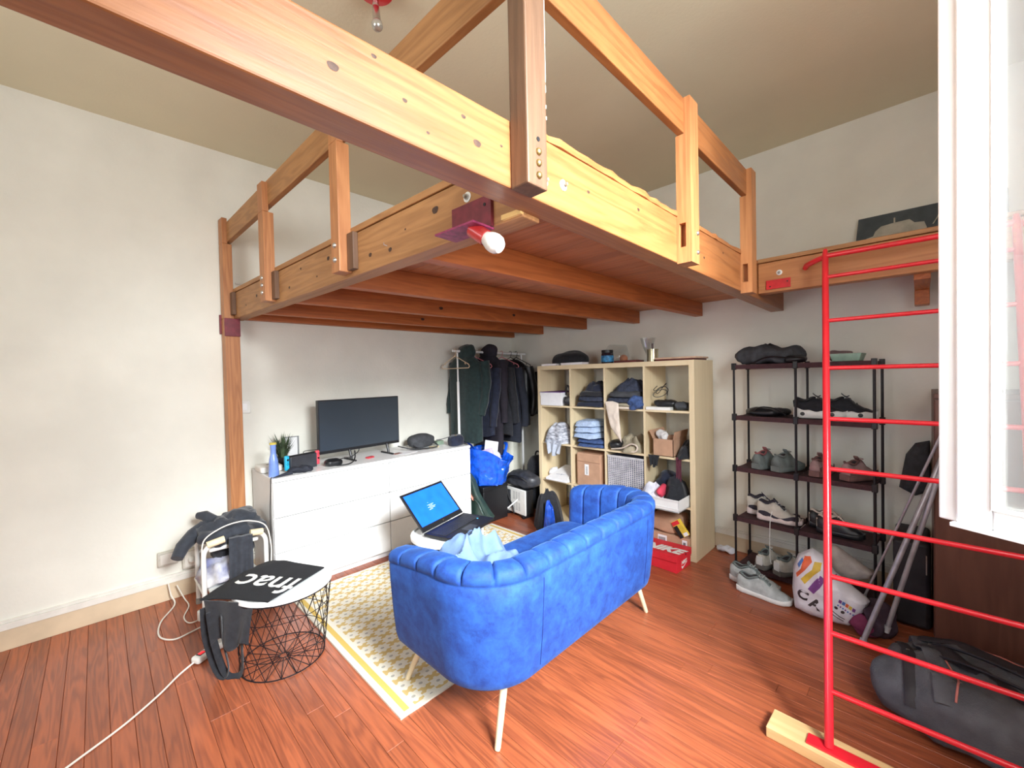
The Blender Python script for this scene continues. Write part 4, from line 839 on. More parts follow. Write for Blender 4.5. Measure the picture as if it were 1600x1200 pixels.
cbx(MB(), .03, CL - .03, -.03, .02, D0, D0 + .100).build('dock', mat('dock_grey', (58, 60, 66), .45), cs, bevel=.004)
cbx(MB(), .03, CL - .03, -.010, .002, D0 + .095, D0 + .108).build('tablet', M_black, cs, bevel=.002)
for s0, s1, m_, nm in ((0, .029, mat('cyan_shell', (40, 180, 220), .4), 'left_controller'), (CL - .029, CL, mat('coral_shell', (240, 80, 96), .4), 'right_controller')):
    c_ = cbx(MB(), s0, s1, -.012, .012, D0 + .012, D0 + .112).build('side_controller', m_, cs, bevel=.008, seg=3); c_['label'] = 'blue side controller' if s0 == 0 else 'coral pink side controller'
    sm = (s0 + s1) / 2; zt_ = D0 + (.085 if s0 == 0 else .058)
    MB().lathe([(.0065, 0), (.0065, .005), (.001, .005)], ca + cd * sm + cn * .012 + Vector((0, 0, zt_)), 14, cn).build('thumb_stick', M_black, c_)
    zb_ = D0 + (.055 if s0 == 0 else .088)
    for (u_, v_) in ((-.006, 0), (.006, 0), (0, .006), (0, -.006)): MB().lathe([(.0024, 0), (.0024, .0015), (.0003, .0015)], ca + cd * (sm + u_) + cn * .012 + Vector((0, 0, zb_ + v_)), 8, cn).build('button', M_black, c_)
pile('black glove-like bundle with white flecks in front of the game console', (.435, -2.47, D0 + .02), (.03, .075, .022), mat('flecked_black', (40, 44, 56), .8, rgb2=(30, 34, 44)), amp=.012, fr=20, seed=31, name='cable_bundle', cat='cable', extra=lambda mb: mb.tube(curve([(.44, -2.53, D0 + .01), (.46, -2.60, D0 + .006), (.475, -2.65, D0 + .004)]), [.016, .016, .015, .014, .013, .012, .011, .01, .009, .008, .007, .006, .005, .004, .003, .003, .002], 8))
cord([(.475, -2.655, D0 + .006), (.51, -2.672, DZ + .004), (.515, -2.675, .70), (.50, -2.678, .55), (.505, -2.68, .42), (.48, -2.685, .25), (.45, -2.69, .10), (.42, -2.70, .005)], .003, M_cord, 'side_cable', 'dark cable hanging down the left side of the chest of drawers')
pile('round black zip case lying in front of the left foot of the television', (.385, -2.235, D0 + .022), (.05, .06, .024), M_black, amp=.006, fr=14, seed=32, name='zip_case', cat='case', ridge=False, p=3)
cord([(.36, -2.20, D0 + .03), (.40, -2.16, D0 + .045), (.42, -2.12, D0 + .05), (.38, -2.05, D0 + .07), (.30, -2.0, D0 + .08)], .003, M_cord, 'screen_cable', 'black cable curling from the zip case up behind the television')
cord([(.43, -2.23, D0 + .006), (.455, -2.18, D0 + .006), (.44, -2.12, D0 + .012), (.40, -2.08, D0 + .04), (.33, -2.05, D0 + .075)], .0045, M_cord, 'power_cable', 'thicker black cable crossing the left television foot')
cord([(.10, -2.35, D0 + .003), (.09, -2.33, D0 + .05), (.10, -2.335, D0 + .085), (.17, -2.25, D0 + .095), (.24, -2.20, D0 + .10)], .0025, M_cord, 'thin_black_cable', 'thin black cable bent along the wall left of the television')
sb = thing('sling_bag', 'small black sling bag lying at the right end of the chest beside the television', 'bag', (.24, -1.40, D0))
MB().blob((.22, -1.395, D0 + .058), (.075, .125, .058), p=3.2, amp=.012, fr=12, seed=33, nu=36, nv=18, zmin=D0).build('body', M_greyd, sb, angle=70)
strap([(.27, -1.29, D0 + .04), (.33, -1.29, D0 + .012), (.37, -1.36, D0 + .01), (.36, -1.46, D0 + .012), (.32, -1.54, D0 + .012), (.29, -1.60, D0 + .03), (.25, -1.64, D0 + .045)], M_blackf, sb, wd=.010)
strap([(.24, -1.50, D0 + .05), (.32, -1.50, D0 + .025), (.35, -1.44, D0 + .012), (.37, -1.40, D0 + .012)], M_blackf, sb, wd=.009)
MB().box((.31, -1.34, D0 + .02), (.325, -1.32, D0 + .035)).build('buckle', M_steel, sb, bevel=.002)
hb = thing('hand_pouch', 'navy pouch with a brass ring slumped at the far right corner of the chest', 'bag', (.40, -1.14, D0))
MB().blob((.40, -1.14, D0 + .045), (.05, .075, .05), p=3.5, amp=.012, fr=14, seed=34, nu=30, nv=16, zmin=D0).build('body', M_navyf, hb, angle=70)
MB().tube([(.42 + .008 * cos(t), -1.16, D0 + .092 + .008 * sin(t)) for t in [2 * pi * k / 14 for k in range(14)]], .0018, 6, loop=True).build('ring', M_brass, hb)
strap([(.36, -1.18, D0 + .08), (.31, -1.23, D0 + .06), (.28, -1.27, D0 + .055)], M_navyf, hb, wd=.012)
def slab(c, sz, m, name, label, cat, rz=0, bevel=.001, group=None, rx=0, ry=0):
    return single(MB().cbox((c[0], c[1], c[2] + sz[2] / 2), sz, rz=rz, rx=rx, ry=ry), name, m, label, cat, c, group=group, smooth=False, bevel=bevel)
slab((.36, -1.62, D0), (.10, .15, .002), M_paper, 'paper_sheet', 'white printed sheet lying in front of the right television foot', 'paper', .3)
slab((.34, -1.70, D0 + .0), (.05, .07, .003), mat('brown_card', (150, 110, 100), .8), 'small_card', 'small brownish card on the chest front, left of the white sheet', 'card', .1)
slab((.33, -1.33, D0), (.04, .08, .012), mat('pale_yellow_pack', (222, 206, 160), .6), 'yellow_packet', 'pale yellow flat packet between sling bag and navy pouch', 'packet', 0)
slab((.22, -1.20, D0), (.05, .07, .035), mat('sage_pack', (130, 150, 130), .6), 'green_packet', 'sage green packet behind the navy pouch on the chest', 'packet', 0)
single(MB().lathe([(.001, 0), (.035, 0), (.038, .05), (.036, .052), (.033, .01), (.001, .01)], (.10, -1.24, D0), 22), 'glass_dish', M_clear, 'small clear glass dish by the wall behind the sling bag', 'dish', (.10, -1.24, D0))
slab((.33, -1.93, D0), (.035, .06, .012), mat('red_plastic', (190, 60, 70), .4), 'red_gadget', 'tiny red plastic object beneath the middle of the television', 'gadget', .3, bevel=.003)

# ------------------------------------------------------------------ clothes rail in the corner
CR = thing('clothes_rail', 'white metal clothes rail standing in the corner right of the chest', 'clothes rail', (.27, -.58, 0))
RX = .27
MB().tube([(RX, -1.055, 1.622), (RX, -.06, 1.612)], .0125, 14).build('rail', M_white, CR)
for y_ in (-1.0, -.12):
    MB().tube([(RX, y_, .80), (RX, y_, 1.605)], .008, 12).build('upper_pole', M_white, CR); MB().tube([(RX, y_, .03), (RX, y_, 1.33)], .0125, 12).build('lower_pole', M_white, CR)
    MB().tube([(RX - .20, y_, .02), (RX + .20, y_, .02)], .012, 10).build('foot', M_white, CR)
MB().tube([(RX, -1.0, .10), (RX, -.12, .10)], .008, 10).build('cross_bar', M_white, CR)
M_pinkh = mat('pink_plastic', (226, 140, 150), .4); M_creamh = mat('cream_plastic', (214, 190, 160), .4)
def hanger(y_, m, lbl, tilt=0.0, dy=0.0, group=None):
    t = thing('coat_hanger', lbl, 'hanger', (RX, y_, 1.45), group=group)
    MB().tube(curve([(RX - .018, y_, 1.618), (RX - .012, y_, 1.634), (RX + .004, y_, 1.639), (RX + .018, y_, 1.625), (RX + .012, y_, 1.60), (RX, y_, 1.575)], 4), .0025, 6).build('hook', m, t)
    z0 = 1.575
    R = Matrix.Rotation(tilt, 3, 'Z')
    def q(x, z): v = R @ Vector((x, 0, 0)); return (RX + v.x, y_ + v.y, z)
    MB().tube([q(0, z0), q(.20, z0 - .085), q(.212, z0 - .105), q(.20, z0 - .118), q(-.20, z0 - .118), q(-.212, z0 - .105), q(-.20, z0 - .085), q(0, z0)], .0042, 8).build('frame', m, t)
    for s in (-1, 1): MB().tube([q(s * .15, z0 - .066), q(s * .148, z0 - .08), q(s * .158, z0 - .082)], .003, 6).build('notch_hook', m, t)
    return t
def garment(y_, m, name, label, zt, zb, wtop, wbot, th, seed, hood=False, tilt=0.0, sleeves=True, slz=.62, cat='clothes', dx=0, group=None, xc=None):
    """hanging garment: shoulders along x, folds growing downwards"""
    cx = RX + dx; t = thing(name, label, cat, (cx, y_, zb), tilt, group=group); Rm = Matrix.Rotation(tilt, 3, 'Z'); nr = 22; nk = 40; rings = []
    for i in range(nr + 1):
        f = i / nr; z = zt + (zb - zt) * f
        sh = min(1, (f * (zt - zb)) / .11); wd = (wtop * (0.22 + .78 * sh ** .7)) if sh < 1 else wtop + (wbot - wtop) * ((f - .11 / (zt - zb)) / (1 - .11 / (zt - zb)))
        tk = th * (.45 + .55 * sh); ring = []
        for k in range(nk):
            a = 2 * pi * k / nk; ca_, sa_ = cos(a), sin(a); fo = 1 + (.10 + .28 * f) * sin(5 * a + seed + 1.5 * f) * .5 + .12 * noise.noise(Vector((ca_ * 2, sa_ * 2 + seed, z * 5)))
            x = wd / 2 * math.copysign(abs(ca_) ** .75, ca_) * (1 + .06 * noise.noise(Vector((seed, z * 4, ca_)))); yv = tk / 2 * math.copysign(abs(sa_) ** .8, sa_) * fo
            v = Rm @ Vector((x, yv, 0)); ring.append(Vector((cx + v.x, y_ + v.y, z + .012 * sin(3 * a + seed) * f)))
        rings.append(ring)
    MB().loft(rings).build('body', m, t, angle=75)
    if sleeves:
        for s in (-1, 1):
            pts = []; rads = []
            for i in range(12):
                f = i / 11; z = zt - .085 - slz * f; x = s * (wtop / 2 * .92 + .035 * sin(f * 2.6)); yy = .035 * sin(f * 3 + seed) + (.03 if s > 0 else 0); v = Rm @ Vector((x, yy, 0)); pts.append((cx + v.x, y_ + v.y, z)); rads.append(.052 - .016 * f + .004 * sin(f * 17 + seed))
            MB().tube(pts, rads, 14).build('sleeve', m, t, angle=75)
    if hood:
        v = Rm @ Vector((.03, -.0, 0)); MB().blob((cx + v.x, y_ + v.y - .01, zt + .01), (.115, .055, .075), p=2.3, amp=.02, fr=9, seed=seed, nu=28, nv=16).build('hood', m, t, angle=75)
    return t
hanger(-1.03, M_creamh, 'empty cream hanger at the free left end of the clothes rail')
garment(-.91, M_greenf, 'hooded_jacket', 'dark green fleece hoodie hanging first from the left on the rail', 1.60, .76, .44, .44, .13, 1, hood=True, slz=.50)
hanger(-.80, M_pinkh, 'pink hanger sticking out just right of the green hoodie', tilt=.25)
garment(-.75, M_navyf, 'shirt', 'dark navy shirt hanging between green hoodie and long dark coat', 1.53, .80, .42, .44, .085, 2, slz=.55)
garment(-.62, mat('dark_plum_wool', (40, 36, 46), .9, var=.12, bump=.3, bscale=200), 'hooded_coat', 'very long charcoal hooded coat reaching the blue bag', 1.61, .60, .42, .40, .10, 3, hood=True, slz=.60)
garment(-.50, M_blackf, 'jacket', 'black jacket hanging in the middle of the rail right of the hooded coat', 1.54, .78, .42, .42, .085, 4, slz=.55)
hanger(-.42, M_pinkh, 'pink hanger poking out near the middle of the rail', tilt=.2)
garment(-.38, mat('midnight_wool', (34, 38, 50), .9, var=.12, bump=.3, bscale=200), 'long_coat', 'midnight blue coat hanging right of the second pink hanger', 1.54, .70, .42, .42, .11, 5, slz=.60)
hanger(-.29, M_black, 'black hanger hook left of the puffer jacket')
garment(-.24, M_black, 'puffer_jacket', 'glossy black padded jacket near the shelf end of the rail', 1.55, .86, .42, .42, .13, 6, slz=.50)
hanger(-.20, M_black, 'black hanger hook carrying the puffer jacket')
garment(-.13, M_greyd, 'dark_shirt', 'charcoal shirt hanging last on the rail next to the shelf', 1.50, .95, .40, .40, .08, 7, slz=.45)

# ------------------------------------------------------------------ bags and heater under the rail
from mathutils.bvhtree import BVHTree
def bvh_of(mb): return BVHTree.FromPolygons([tuple(v) for v in mb.v], mb.f)
def project(bv, p, d, off=.0012):
    h = bv.ray_cast(Vector(p), Vector(d).normalized())
    if h[0] is None: return None
    n = h[1] if h[1].dot(Vector(d)) < 0 else -h[1]
    return h[0] + n * off
def strap_on(bv, pts, d, m, parent, wd=.012, th=.25, nm='strap', off=.003):
    Q = [q for q in (project(bv, p, d, off) for p in curve(pts, 6)) if q]
    if len(Q) > 2: return MB().tube(Q, wd, 8, flat=th, upv=[-k for k in Vector(d)]).build(nm, m, parent, angle=80)
def decal(bv, poly, d, m, parent, nm='printed_shape', off=.0015, n=10):
    """polygon (3-D points roughly facing -d) draped onto a surface"""
    P_ = [Vector(p) for p in poly]; c = sum(P_, Vector()) / len(P_); vs = []; fs = []; k = len(P_); Q = []
    E_ = []
    for i in range(k):
        for s in range(3): E_.append(P_[i].lerp(P_[(i + 1) % k], s / 3))
    k = len(E_); rows = [c] ; vs.append(project(bv, c, d, off) or c)
    R_ = 4
    for r in range(1, R_ + 1):
        for e in E_: q = c.lerp(e, r / R_); vs.append(project(bv, q, d, off) or (vs[-1]))
    for i in range(k): fs.append((0, 1 + i, 1 + (i + 1) % k))
    for r in range(R_ - 1):
        for i in range(k): a = 1 + r * k; fs.append((a + i, a + k + i, a + k + (i + 1) % k, a + (i + 1) % k))
    return MB().add(vs, fs).build(nm, m, parent)

def pillow(outline, y, d0, d1, seed=0, amp=.01, fr=12, ks=12, sub_=5):
    """pillow standing in an x-z outline, bulging to both sides"""
    n = len(outline); E_ = []
    for i in range(n):
        a, b = outline[i], outline[(i + 1) % n]
        for k in range(sub_): E_.append((a[0] + (b[0] - a[0]) * k / sub_, a[1] + (b[1] - a[1]) * k / sub_))
    cx = sum(p[0] for p in E_) / len(E_); cz = sum(p[1] for p in E_) / len(E_); m_ = MB(); rings = []
    for sd, dep in ((-1, d0), (1, d1)):
        for q in range(ks + 1):
            k = (q / ks) if sd < 0 else (1 - q / ks)
            if sd > 0 and q == 0: continue
            k = max(k, .02); ring = []
            for (x, z) in E_:
                X_ = cx + (x - cx) * k; Z_ = cz + (z - cz) * k; nn = noise.noise(Vector((X_ * fr, Z_ * fr, seed + sd))); nn = .5 - 2 * abs(nn)
                ring.append(Vector((X_, y + sd * (dep * sqrt(max(0, 1 - k ** 4)) + amp * nn * (1 - k ** 3)), max(Z_, .001))))
            rings.append(ring)
    return m_.loft(rings)
# blue tarpaulin bag
bb = thing('shopping_bag', 'big shiny blue tarpaulin bag with white papers in it below the hanging coats', 'bag', (.40, -.80, .34))
bag = MB(); nr, nk = 26, 90; rings = []
for i in range(nr + 1):
    f = i / nr; z = .355 + .30 * f; ring = []
    for k in range(nk):
        a = 2 * pi * k / nk; w_ = .15 + .085 * f; d_ = .11 + .05 * f; cr = .022 * noise.noise(Vector((cos(a) * 3, sin(a) * 3, z * 12))) + .016 * abs(noise.noise(Vector((cos(a) * 9, sin(a) * 9, z * 26))))
        x = math.copysign(abs(cos(a)) ** .7, cos(a)) * (w_ + cr); y = math.copysign(abs(sin(a)) ** .7, sin(a)) * (d_ + cr); zz = z + (.05 * cos(a) * -1 - .02 * cos(2 * a)) * f ** 2 + .03 * noise.noise(Vector((a, 5, 1))) * f
        v = Matrix.Rotation(radians(35), 3, 'Z') @ Vector((x, y, 0)); ring.append(Vector((.44 + v.x, -.80 + v.y, zz)))
    rings.append(ring)
inner = [[Vector((.44 + (p.x - .44) * .97, -.80 + (p.y + .80) * .97, p.z - .002)) for p in rings[-1]], [Vector((.44 + (p.x - .44) * .9, -.80 + (p.y + .80) * .9, .56)) for p in rings[-1]]]
bag.loft(rings + inner); bag.build('bag_body', M_bluebag, bb, angle=80)
strap([(.30, -.88, .62), (.24, -.94, .72), (.26, -.90, .74), (.36, -.83, .63)], M_bluebag, bb, wd=.016); strap([(.52, -.66, .60), (.50, -.60, .70), (.42, -.58, .70), (.36, -.64, .62)], M_bluebag, bb, wd=.016)
def leaf_box(c, sz, rx, ry, rz, m, name, label, cat, group=None): return single(MB().cbox(c, sz, rz=rz, rx=rx, ry=ry), name, m, label, cat, (c[0], c[1], c[2] - sz[2] / 2), group=group, smooth=False, bevel=.001)
leaf_box((.45, -.76, .67), (.13, .012, .17), .1, .15, .6, M_paper, 'paper_pack', 'tall white paper pack with sticking out of the blue bag', 'paper')
leaf_box((.47, -.82, .635), (.11, .02, .10), .0, -.3, .5, mat('lilac_white', (226, 218, 238), .7, rgb2=(176, 150, 214), scale=9), 'lilac_packet', 'white and lilac packet in front of the papers in the blue bag', 'packet')
pile('white crumpled plastic in the right of the blue bag opening', (.52, -.78, .61), (.06, .05, .045), M_whitec, amp=.025, fr=14, seed=41, name='crumpled_plastic', cat='plastic')
# storage crate it stands on, folding stand
crate = thing('black_crate', 'black storage box under the blue tarpaulin bag', 'box', (.34, -.76, 0))
MB().box((.14, -.93, 0), (.52, -.62, .335)).build('box_body', M_black, crate, bevel=.006); MB().box((.135, -.935, .30), (.525, -.615, .345)).build('box_lid', M_black, crate, bevel=.006)
single(MB().tube([(.56, -.66, .10), (.60, -.56, .17)], .006, 8), 'white_rod', M_white, 'short white rod lying aslant beside the black storage box', 'rod', (.58, -.61, .10))
gb = thing('leather_bag', 'dark green leather bag with an orange stripe leaning by the right end of the chest', 'bag', (.40, -1.0, 0))
mb = MB(); Mx = Matrix.Translation((0, -.98, 0)) @ Matrix.Rotation(radians(90), 4, 'X')
gp = [(.30, .02), (.54, .04), (.72, .13), (.66, .17), (.52, .30), (.46, .42), (.36, .50), (.30, .50)]
mb.prism(gp, .07, Matrix.Translation((0, -.955, 0)) @ Matrix.Rotation(radians(90), 4, 'X')); go = mb.build('bag_body', M_leather, gb, bevel=.02, seg=3)
MB().tube([(.36, -1.028, .40), (.42, -1.03, .32), (.50, -1.03, .25)], .012, 8, flat=.3).build('stripe', M_orange, gb); MB().tube(curve([(.50, -1.03, .26), (.56, -1.035, .24), (.62, -1.03, .15), (.66, -1.02, .13)]), .008, 8).build('handle', M_leather, gb)
# heater
ht = thing('fan_heater', 'white slotted electric heater with black sides standing on the floor below a black bag', 'heater', (.58, -.50, 0))
hx, hy = Vector((.42, -.535, 0)), Vector((.72, -.565, 0)); hd_ = (hy - hx).normalized(); hn = Vector((hd_.y, -hd_.x, 0))
def hb_(mb, s0, s1, d0, d1, z0, z1):
    P_ = lambda s, d, z: hx + hd_ * s + hn * d + Vector((0, 0, z)); return mb.hexa([P_(s0, d1, z0), P_(s1, d1, z0), P_(s1, d0, z0), P_(s0, d0, z0), P_(s0, d1, z1), P_(s1, d1, z1), P_(s1, d0, z1), P_(s0, d0, z1)])
hb_(MB(), 0.004, .296, -.10, -.004, .034, .272).build('case', M_black, ht, bevel=.01); hb_(MB(), 0, .30, -.004, .012, .03, .275).build('front_panel', M_white2, ht, bevel=.01, seg=3)
for c_ in range(3):
    for r_ in range(16):
        if r_ in (7, 8): continue
        hb_(MB(), .12 + c_ * .038, .146 + c_ * .038, .0115, .0128, .065 + r_ * .0115, .069 + r_ * .0115).build('slot', mat('slot_grey', (130, 132, 136), .6), ht, smooth=False)
for s in (.02, .25): hb_(MB(), s, s + .03, -.11, .02, 0, .034).build('foot', M_black, ht, bevel=.003)
MB().tube(curve([hx + hd_ * .03 + hn * .02 + Vector((0, 0, .27)), hx + hd_ * .06 + hn * .025 + Vector((0, 0, .18)), hx + hd_ * .12 + hn * .025 + Vector((0, 0, .10)), hx + hd_ * .15 + hn * .03 + Vector((0, 0, .03))]), .006, 8).build('power_cord', M_cord, ht)
hb_(MB(), .03, .085, .0125, .022, .07, .25).build('hanging_tag', M_greyd, ht, bevel=.004)
kb = thing('holdall', 'black nylon holdall lying on top of the white slotted heater', 'bag', (.60, -.50, .278))
MB().blob((.60, -.475, .355), (.20, .085, .078), p=3, amp=.02, fr=9, seed=43, nu=40, nv=20, zmin=.278).build('bag_body', mat('shiny_black_nylon', (62, 64, 70), .4, var=.2, bump=.4, bscale=40), kb, angle=70)
MB().tube(curve([(.47, -.56, .36), (.55, -.585, .40), (.66, -.585, .40), (.73, -.56, .36)]), .008, 8).build('handle', M_black, kb)
bp_ = thing('backpack', 'rounded black backpack standing behind the holdall beside the cube shelf', 'bag', (.60, -.25, 0))
MB().blob((.60, -.24, .275), (.12, .10, .285), p=2.8, amp=.02, fr=6, seed=44, nu=32, nv=24, zmin=.001).build('pack_body', M_blackf, bp_, angle=70); MB().tube(curve([(.56, -.25, .54), (.58, -.25, .59), (.62, -.25, .59), (.64, -.25, .54)]), .008, 8).build('grab_loop', M_black, bp_)
br_ = thing('bin_bag', 'black bag with a blue plastic sleeve slumped before the lowest left shelf compartment', 'bag', (1.0, -.57, 0))
def reparent(o, p, nm):
    loc = Vector(o.location); o.parent = p; o.location = root_matrix(p).inverted() @ loc; o.name = nm
    for k in ('label', 'category', 'group'):
        if k in o: del o[k]
reparent(crumple('x', (1.0, -.575, .001), .165, .125, .36, M_blackf, seed=45, fr=6, sh=.7), br_, 'bag_body')
reparent(crumple('x', (1.10, -.68, .03), .055, .045, .27, M_bluebag, seed=48, fr=12, sh=.7), br_, 'blue_sleeve')

# ------------------------------------------------------------------ contents of the cube shelf
FY = KY0 + .01
x0, x1, zf = cell(0, 0)
sbx = thing('shoe_box', 'white shoebox with purple lid edge in the top left compartment', 'box', (x0 + .14, -.31, zf))
MB().box((x0 + .004, -.43, zf), (x0 + .255, -.10, zf + .105)).build('box_body', M_paper, sbx, smooth=False, bevel=.002); MB().box((x0 + .001, -.434, zf + .092), (x0 + .259, -.096, zf + .122)).build('box_lid', M_paper, sbx, smooth=False, bevel=.002)
MB().box((x0 + .001, -.436, zf + .122), (x0 + .259, -.096, zf + .127)).build('purple_rim', mat('purple_card', (92, 44, 128), .6), sbx, smooth=False)
hp = thing('headphones', 'black headphones propped against the divider right of the white shoebox', 'headphones', (x0 + .30, -.38, zf))
MB().tube([(x0 + .298 + .025 * cos(t), -.38 - .01 * sin(t), zf + .10 + .085 * sin(t)) for t in [pi * k / 12 for k in range(13)]], .008, 8).build('headband', M_black, hp)
for s in (-1, 1): MB().lathe([(.001, -.012), (.036, -.012), (.04, 0), (.036, .014), (.02, .02), (.001, .02)], (x0 + .298 + .018 * s, -.38 - .02, zf + .045), 18, (s * .6, -.8, 0)).build('ear_cup', M_black, hp)
x0, x1, zf = cell(1, 0)
for i, (hh, w_, m_, l_) in enumerate(((.045, .29, M_navyf, 'folded navy trousers at the bottom of the dark pile in the second top compartment'), (.05, .25, M_denim, 'folded dark jeans in the middle of the dark pile, second top compartment'), (.045, .22, M_blackf, 'rumpled black garment on top of the pile in the second top compartment'))):
    folded(l_, (x0 + .19, -.30, zf + i * .046), w_, .26, hh, m_, seed=50 + i, rz=.06 * (i - 1), sag=.0)
crumple('black jersey crumpled on the very top of the second top compartment', (x0 + .20, -.28, zf + .135), .125, .11, .10, M_navyf, seed=54, name='jersey', cat='clothes', fr=8, sh=.6)
x0, x1, zf = cell(2, 0)
zz = zf
lst = (('cream folded trousers at the bottom of the third top compartment', M_cream, .022), ('brown-grey folded garment above the cream trousers, third top compartment', M_khaki, .03), ('folded grey jeans, middle of the tall pile in the third top compartment', M_denim, .045), ('charcoal folded jeans, second from the top of the tall pile', M_greyd, .05))
for i, (l_, m_, hh) in enumerate(lst): folded(l_, (x0 + .165 + .015 * sin(i * 2), -.31, zz), .30 - .012 * i, .27, hh, m_, seed=60 + i, rz=.05 * sin(i * 3), sag=.0); zz += hh - .002
crumple('dark slate jeans bunched on top of the tall pile, third top compartment', (x0 + .175, -.30, zz - .004), .145, .125, .115, M_denim, seed=65, name='bunched_jeans', cat='clothes', fr=7, sh=.6)
pile('blue denim bundle hanging out at the right of the third top compartment', (x1 - .06, -.42, zf + .045), (.055, .05, .055), M_denimb, amp=.02, fr=14, seed=66, name='denim_bundle', cat='clothes')
single(pillow([(x0 + .02, 1.145), (x0 + .09, 1.15), (x0 + .145, 1.135), (x0 + .150, 1.02), (x0 + .160, .90), (x0 + .168, .815), (x0 + .125, .865), (x0 + .07, .935), (x0 + .045, 1.02), (x0 + .03, 1.09)], -.455, .012, .012, seed=9, amp=.008, fr=14), 'hanging_trousers', M_cream, 'cream trouser leg hanging down over the shelf edge of the third column', 'clothes', (x0 + .1, -.455, .815), angle=70)
x0, x1, zf = cell(3, 0)
cord([(x0 + .04 + .055 * (1 + cos(t * .9)) * .9, -.33 + .03 * sin(t * 1.3), zf + .11 + .035 * sin(t) + .004 * t) for t in [k * .75 for k in range(26)]], .0028, M_cord, 'coiled_cable', 'loosely coiled black cable in the top right compartment', n=5)
slab((x0 + .10, -.34, zf), (.19, .16, .022), M_white2, 'white_book', 'white book under the black gadget in the top right compartment', 'book', .05)
pile('black camera-like gadget resting on the white book', (x0 + .13, -.33, zf + .022 + .024), (.085, .05, .025), M_black, amp=.01, fr=16, seed=67, name='black_gadget', cat='gadget', p=3.5)
pile('dark grey pouch beside the white book in the top right compartment', (x0 + .26, -.34, zf + .03), (.055, .06, .03), M_greyd, amp=.01, fr=14, seed=68, name='grey_pouch', cat='pouch')
# second row
x0, x1, zf = cell(0, 1)
crumple('grey and white striped shirt balled up in the left compartment of the second row', (x0 + .165, -.335, zf + .001), .15, .13, .20, mat('striped_cotton', (206, 210, 220), .9, rgb2=(120, 124, 136), scale=24, stretch=(1, 1, 3)), seed=71, name='striped_shirt', cat='clothes', fr=7, sh=.65)
j = hang((x0 + .08, -.44, zf + .03), (x0 + .27, -.445, zf + .03), .13, M_greyc, 'hanging_cloth', wv=.010, taper=.6, th=.016); j['label'] = 'light grey cloth drooping from the left compartment of the second row'; j['category'] = 'cloth'
x0, x1, zf = cell(1, 1)
zz = zf
for i, (l_, m_, hh) in enumerate((('mid-blue jeans folded at the bottom of the second column, second row', M_denimb, .036), ('darker blue jeans second from the bottom in the jeans stack', M_denimb, .036), ('pale jeans folded third from the bottom in the jeans stack', M_denimp, .055), ('pale washed jeans fourth in the jeans stack', M_denimp, .05), ('palest jeans folded on top of the jeans stack', M_denimp, .055))):
    folded(l_, (x0 + .17 - (0.03 if i > 1 else -.02), -.31, zz), .27 - .02 * max(0, i - 1), .25, hh, m_, seed=72 + i, rz=.05 * cos(i * 2), sag=.0); zz += hh - .001
x0, x1, zf = cell(2, 1)
pile('black hat lying in the third column of the second row', (x0 + .08, -.36, zf + .045), (.06, .08, .045), M_black, amp=.01, fr=8, seed=81, name='black_hat', cat='hat', ridge=False)
crumple('khaki trousers crumpled in the third column of the second row', (x0 + .20, -.30, zf + .001), .115, .14, .15, M_khaki, seed=82, name='khaki_trousers', cat='clothes', fr=7, sh=.5)
j = MB().tube(curve([(x0 + .06, -.425, zf + .012), (x0 + .16, -.43, zf + .03), (x0 + .24, -.43, zf + .07), (x0 + .285, -.42, zf + .05), (x0 + .27, -.43, zf + .012), (x0 + .18, -.43, zf + .015)]), .014, 10, flat=.5); single(j, 'canvas_belt', M_cream, 'beige canvas belt looped at the front of the khaki trousers', 'belt', (x0 + .17, -.43, zf))
x0, x1, zf = cell(3, 1)
cbx_ = thing('open_carton', 'small open cardboard box with bubble wrap in the right compartment of row two', 'box', (x0 + .14, -.34, zf))
bx0, bx1, by0, by1 = x0 + .055, x0 + .215, -.41, -.16
mb = MB(); mb.box((bx0, by0, zf), (bx1, by0 + .004, zf + .13)); MB().box((bx0, by0, zf), (bx1, by1, zf + .004)).build('box_base', M_card, cbx_, smooth=False)
for a, b_ in (((bx0, by0, zf), (bx1, by0 + .004, zf + .13)), ((bx0, by1 - .004, zf), (bx1, by1, zf + .13)), ((bx0, by0, zf), (bx0 + .004, by1, zf + .13)), ((bx1 - .004, by0, zf), (bx1, by1, zf + .13))): MB().box(a, b_).build('box_side', M_card, cbx_, smooth=False)
MB().hexa([(bx0 - .002, by0, zf + .13), (bx0 + .002, by0, zf + .13), (bx0 + .002, by1, zf + .13), (bx0 - .002, by1, zf + .13), (bx0 - .03, by0, zf + .19), (bx0 - .026, by0, zf + .19), (bx0 - .026, by1, zf + .19), (bx0 - .03, by1, zf + .19)]).build('box_flap', M_card, cbx_, smooth=False)
MB().hexa([(bx1 - .002, by0, zf + .13), (bx1 + .002, by0, zf + .13), (bx1 + .002, by1, zf + .13), (bx1 - .002, by1, zf + .13), (bx1 + .01, by0, zf + .19), (bx1 + .014, by0, zf + .19), (bx1 + .014, by1, zf + .19), (bx1 + .01, by1, zf + .19)]).build('box_flap', M_card, cbx_, smooth=False)
pile('crumpled clear bubble wrap sticking out of the small open cardboard box', (x0 + .11, -.36, zf + .145), (.035, .035, .05), mat('milky_wrap', (214, 212, 210), .3), amp=.02, fr=16, seed=83, name='bubble_wrap', cat='wrap')
crumple('black garment bunched at the right of the small open cardboard box', (x0 + .28, -.32, zf + .001), .055, .12, .13, M_blackf, seed=84, name='black_garment', cat='clothes', fr=9, sh=.6)
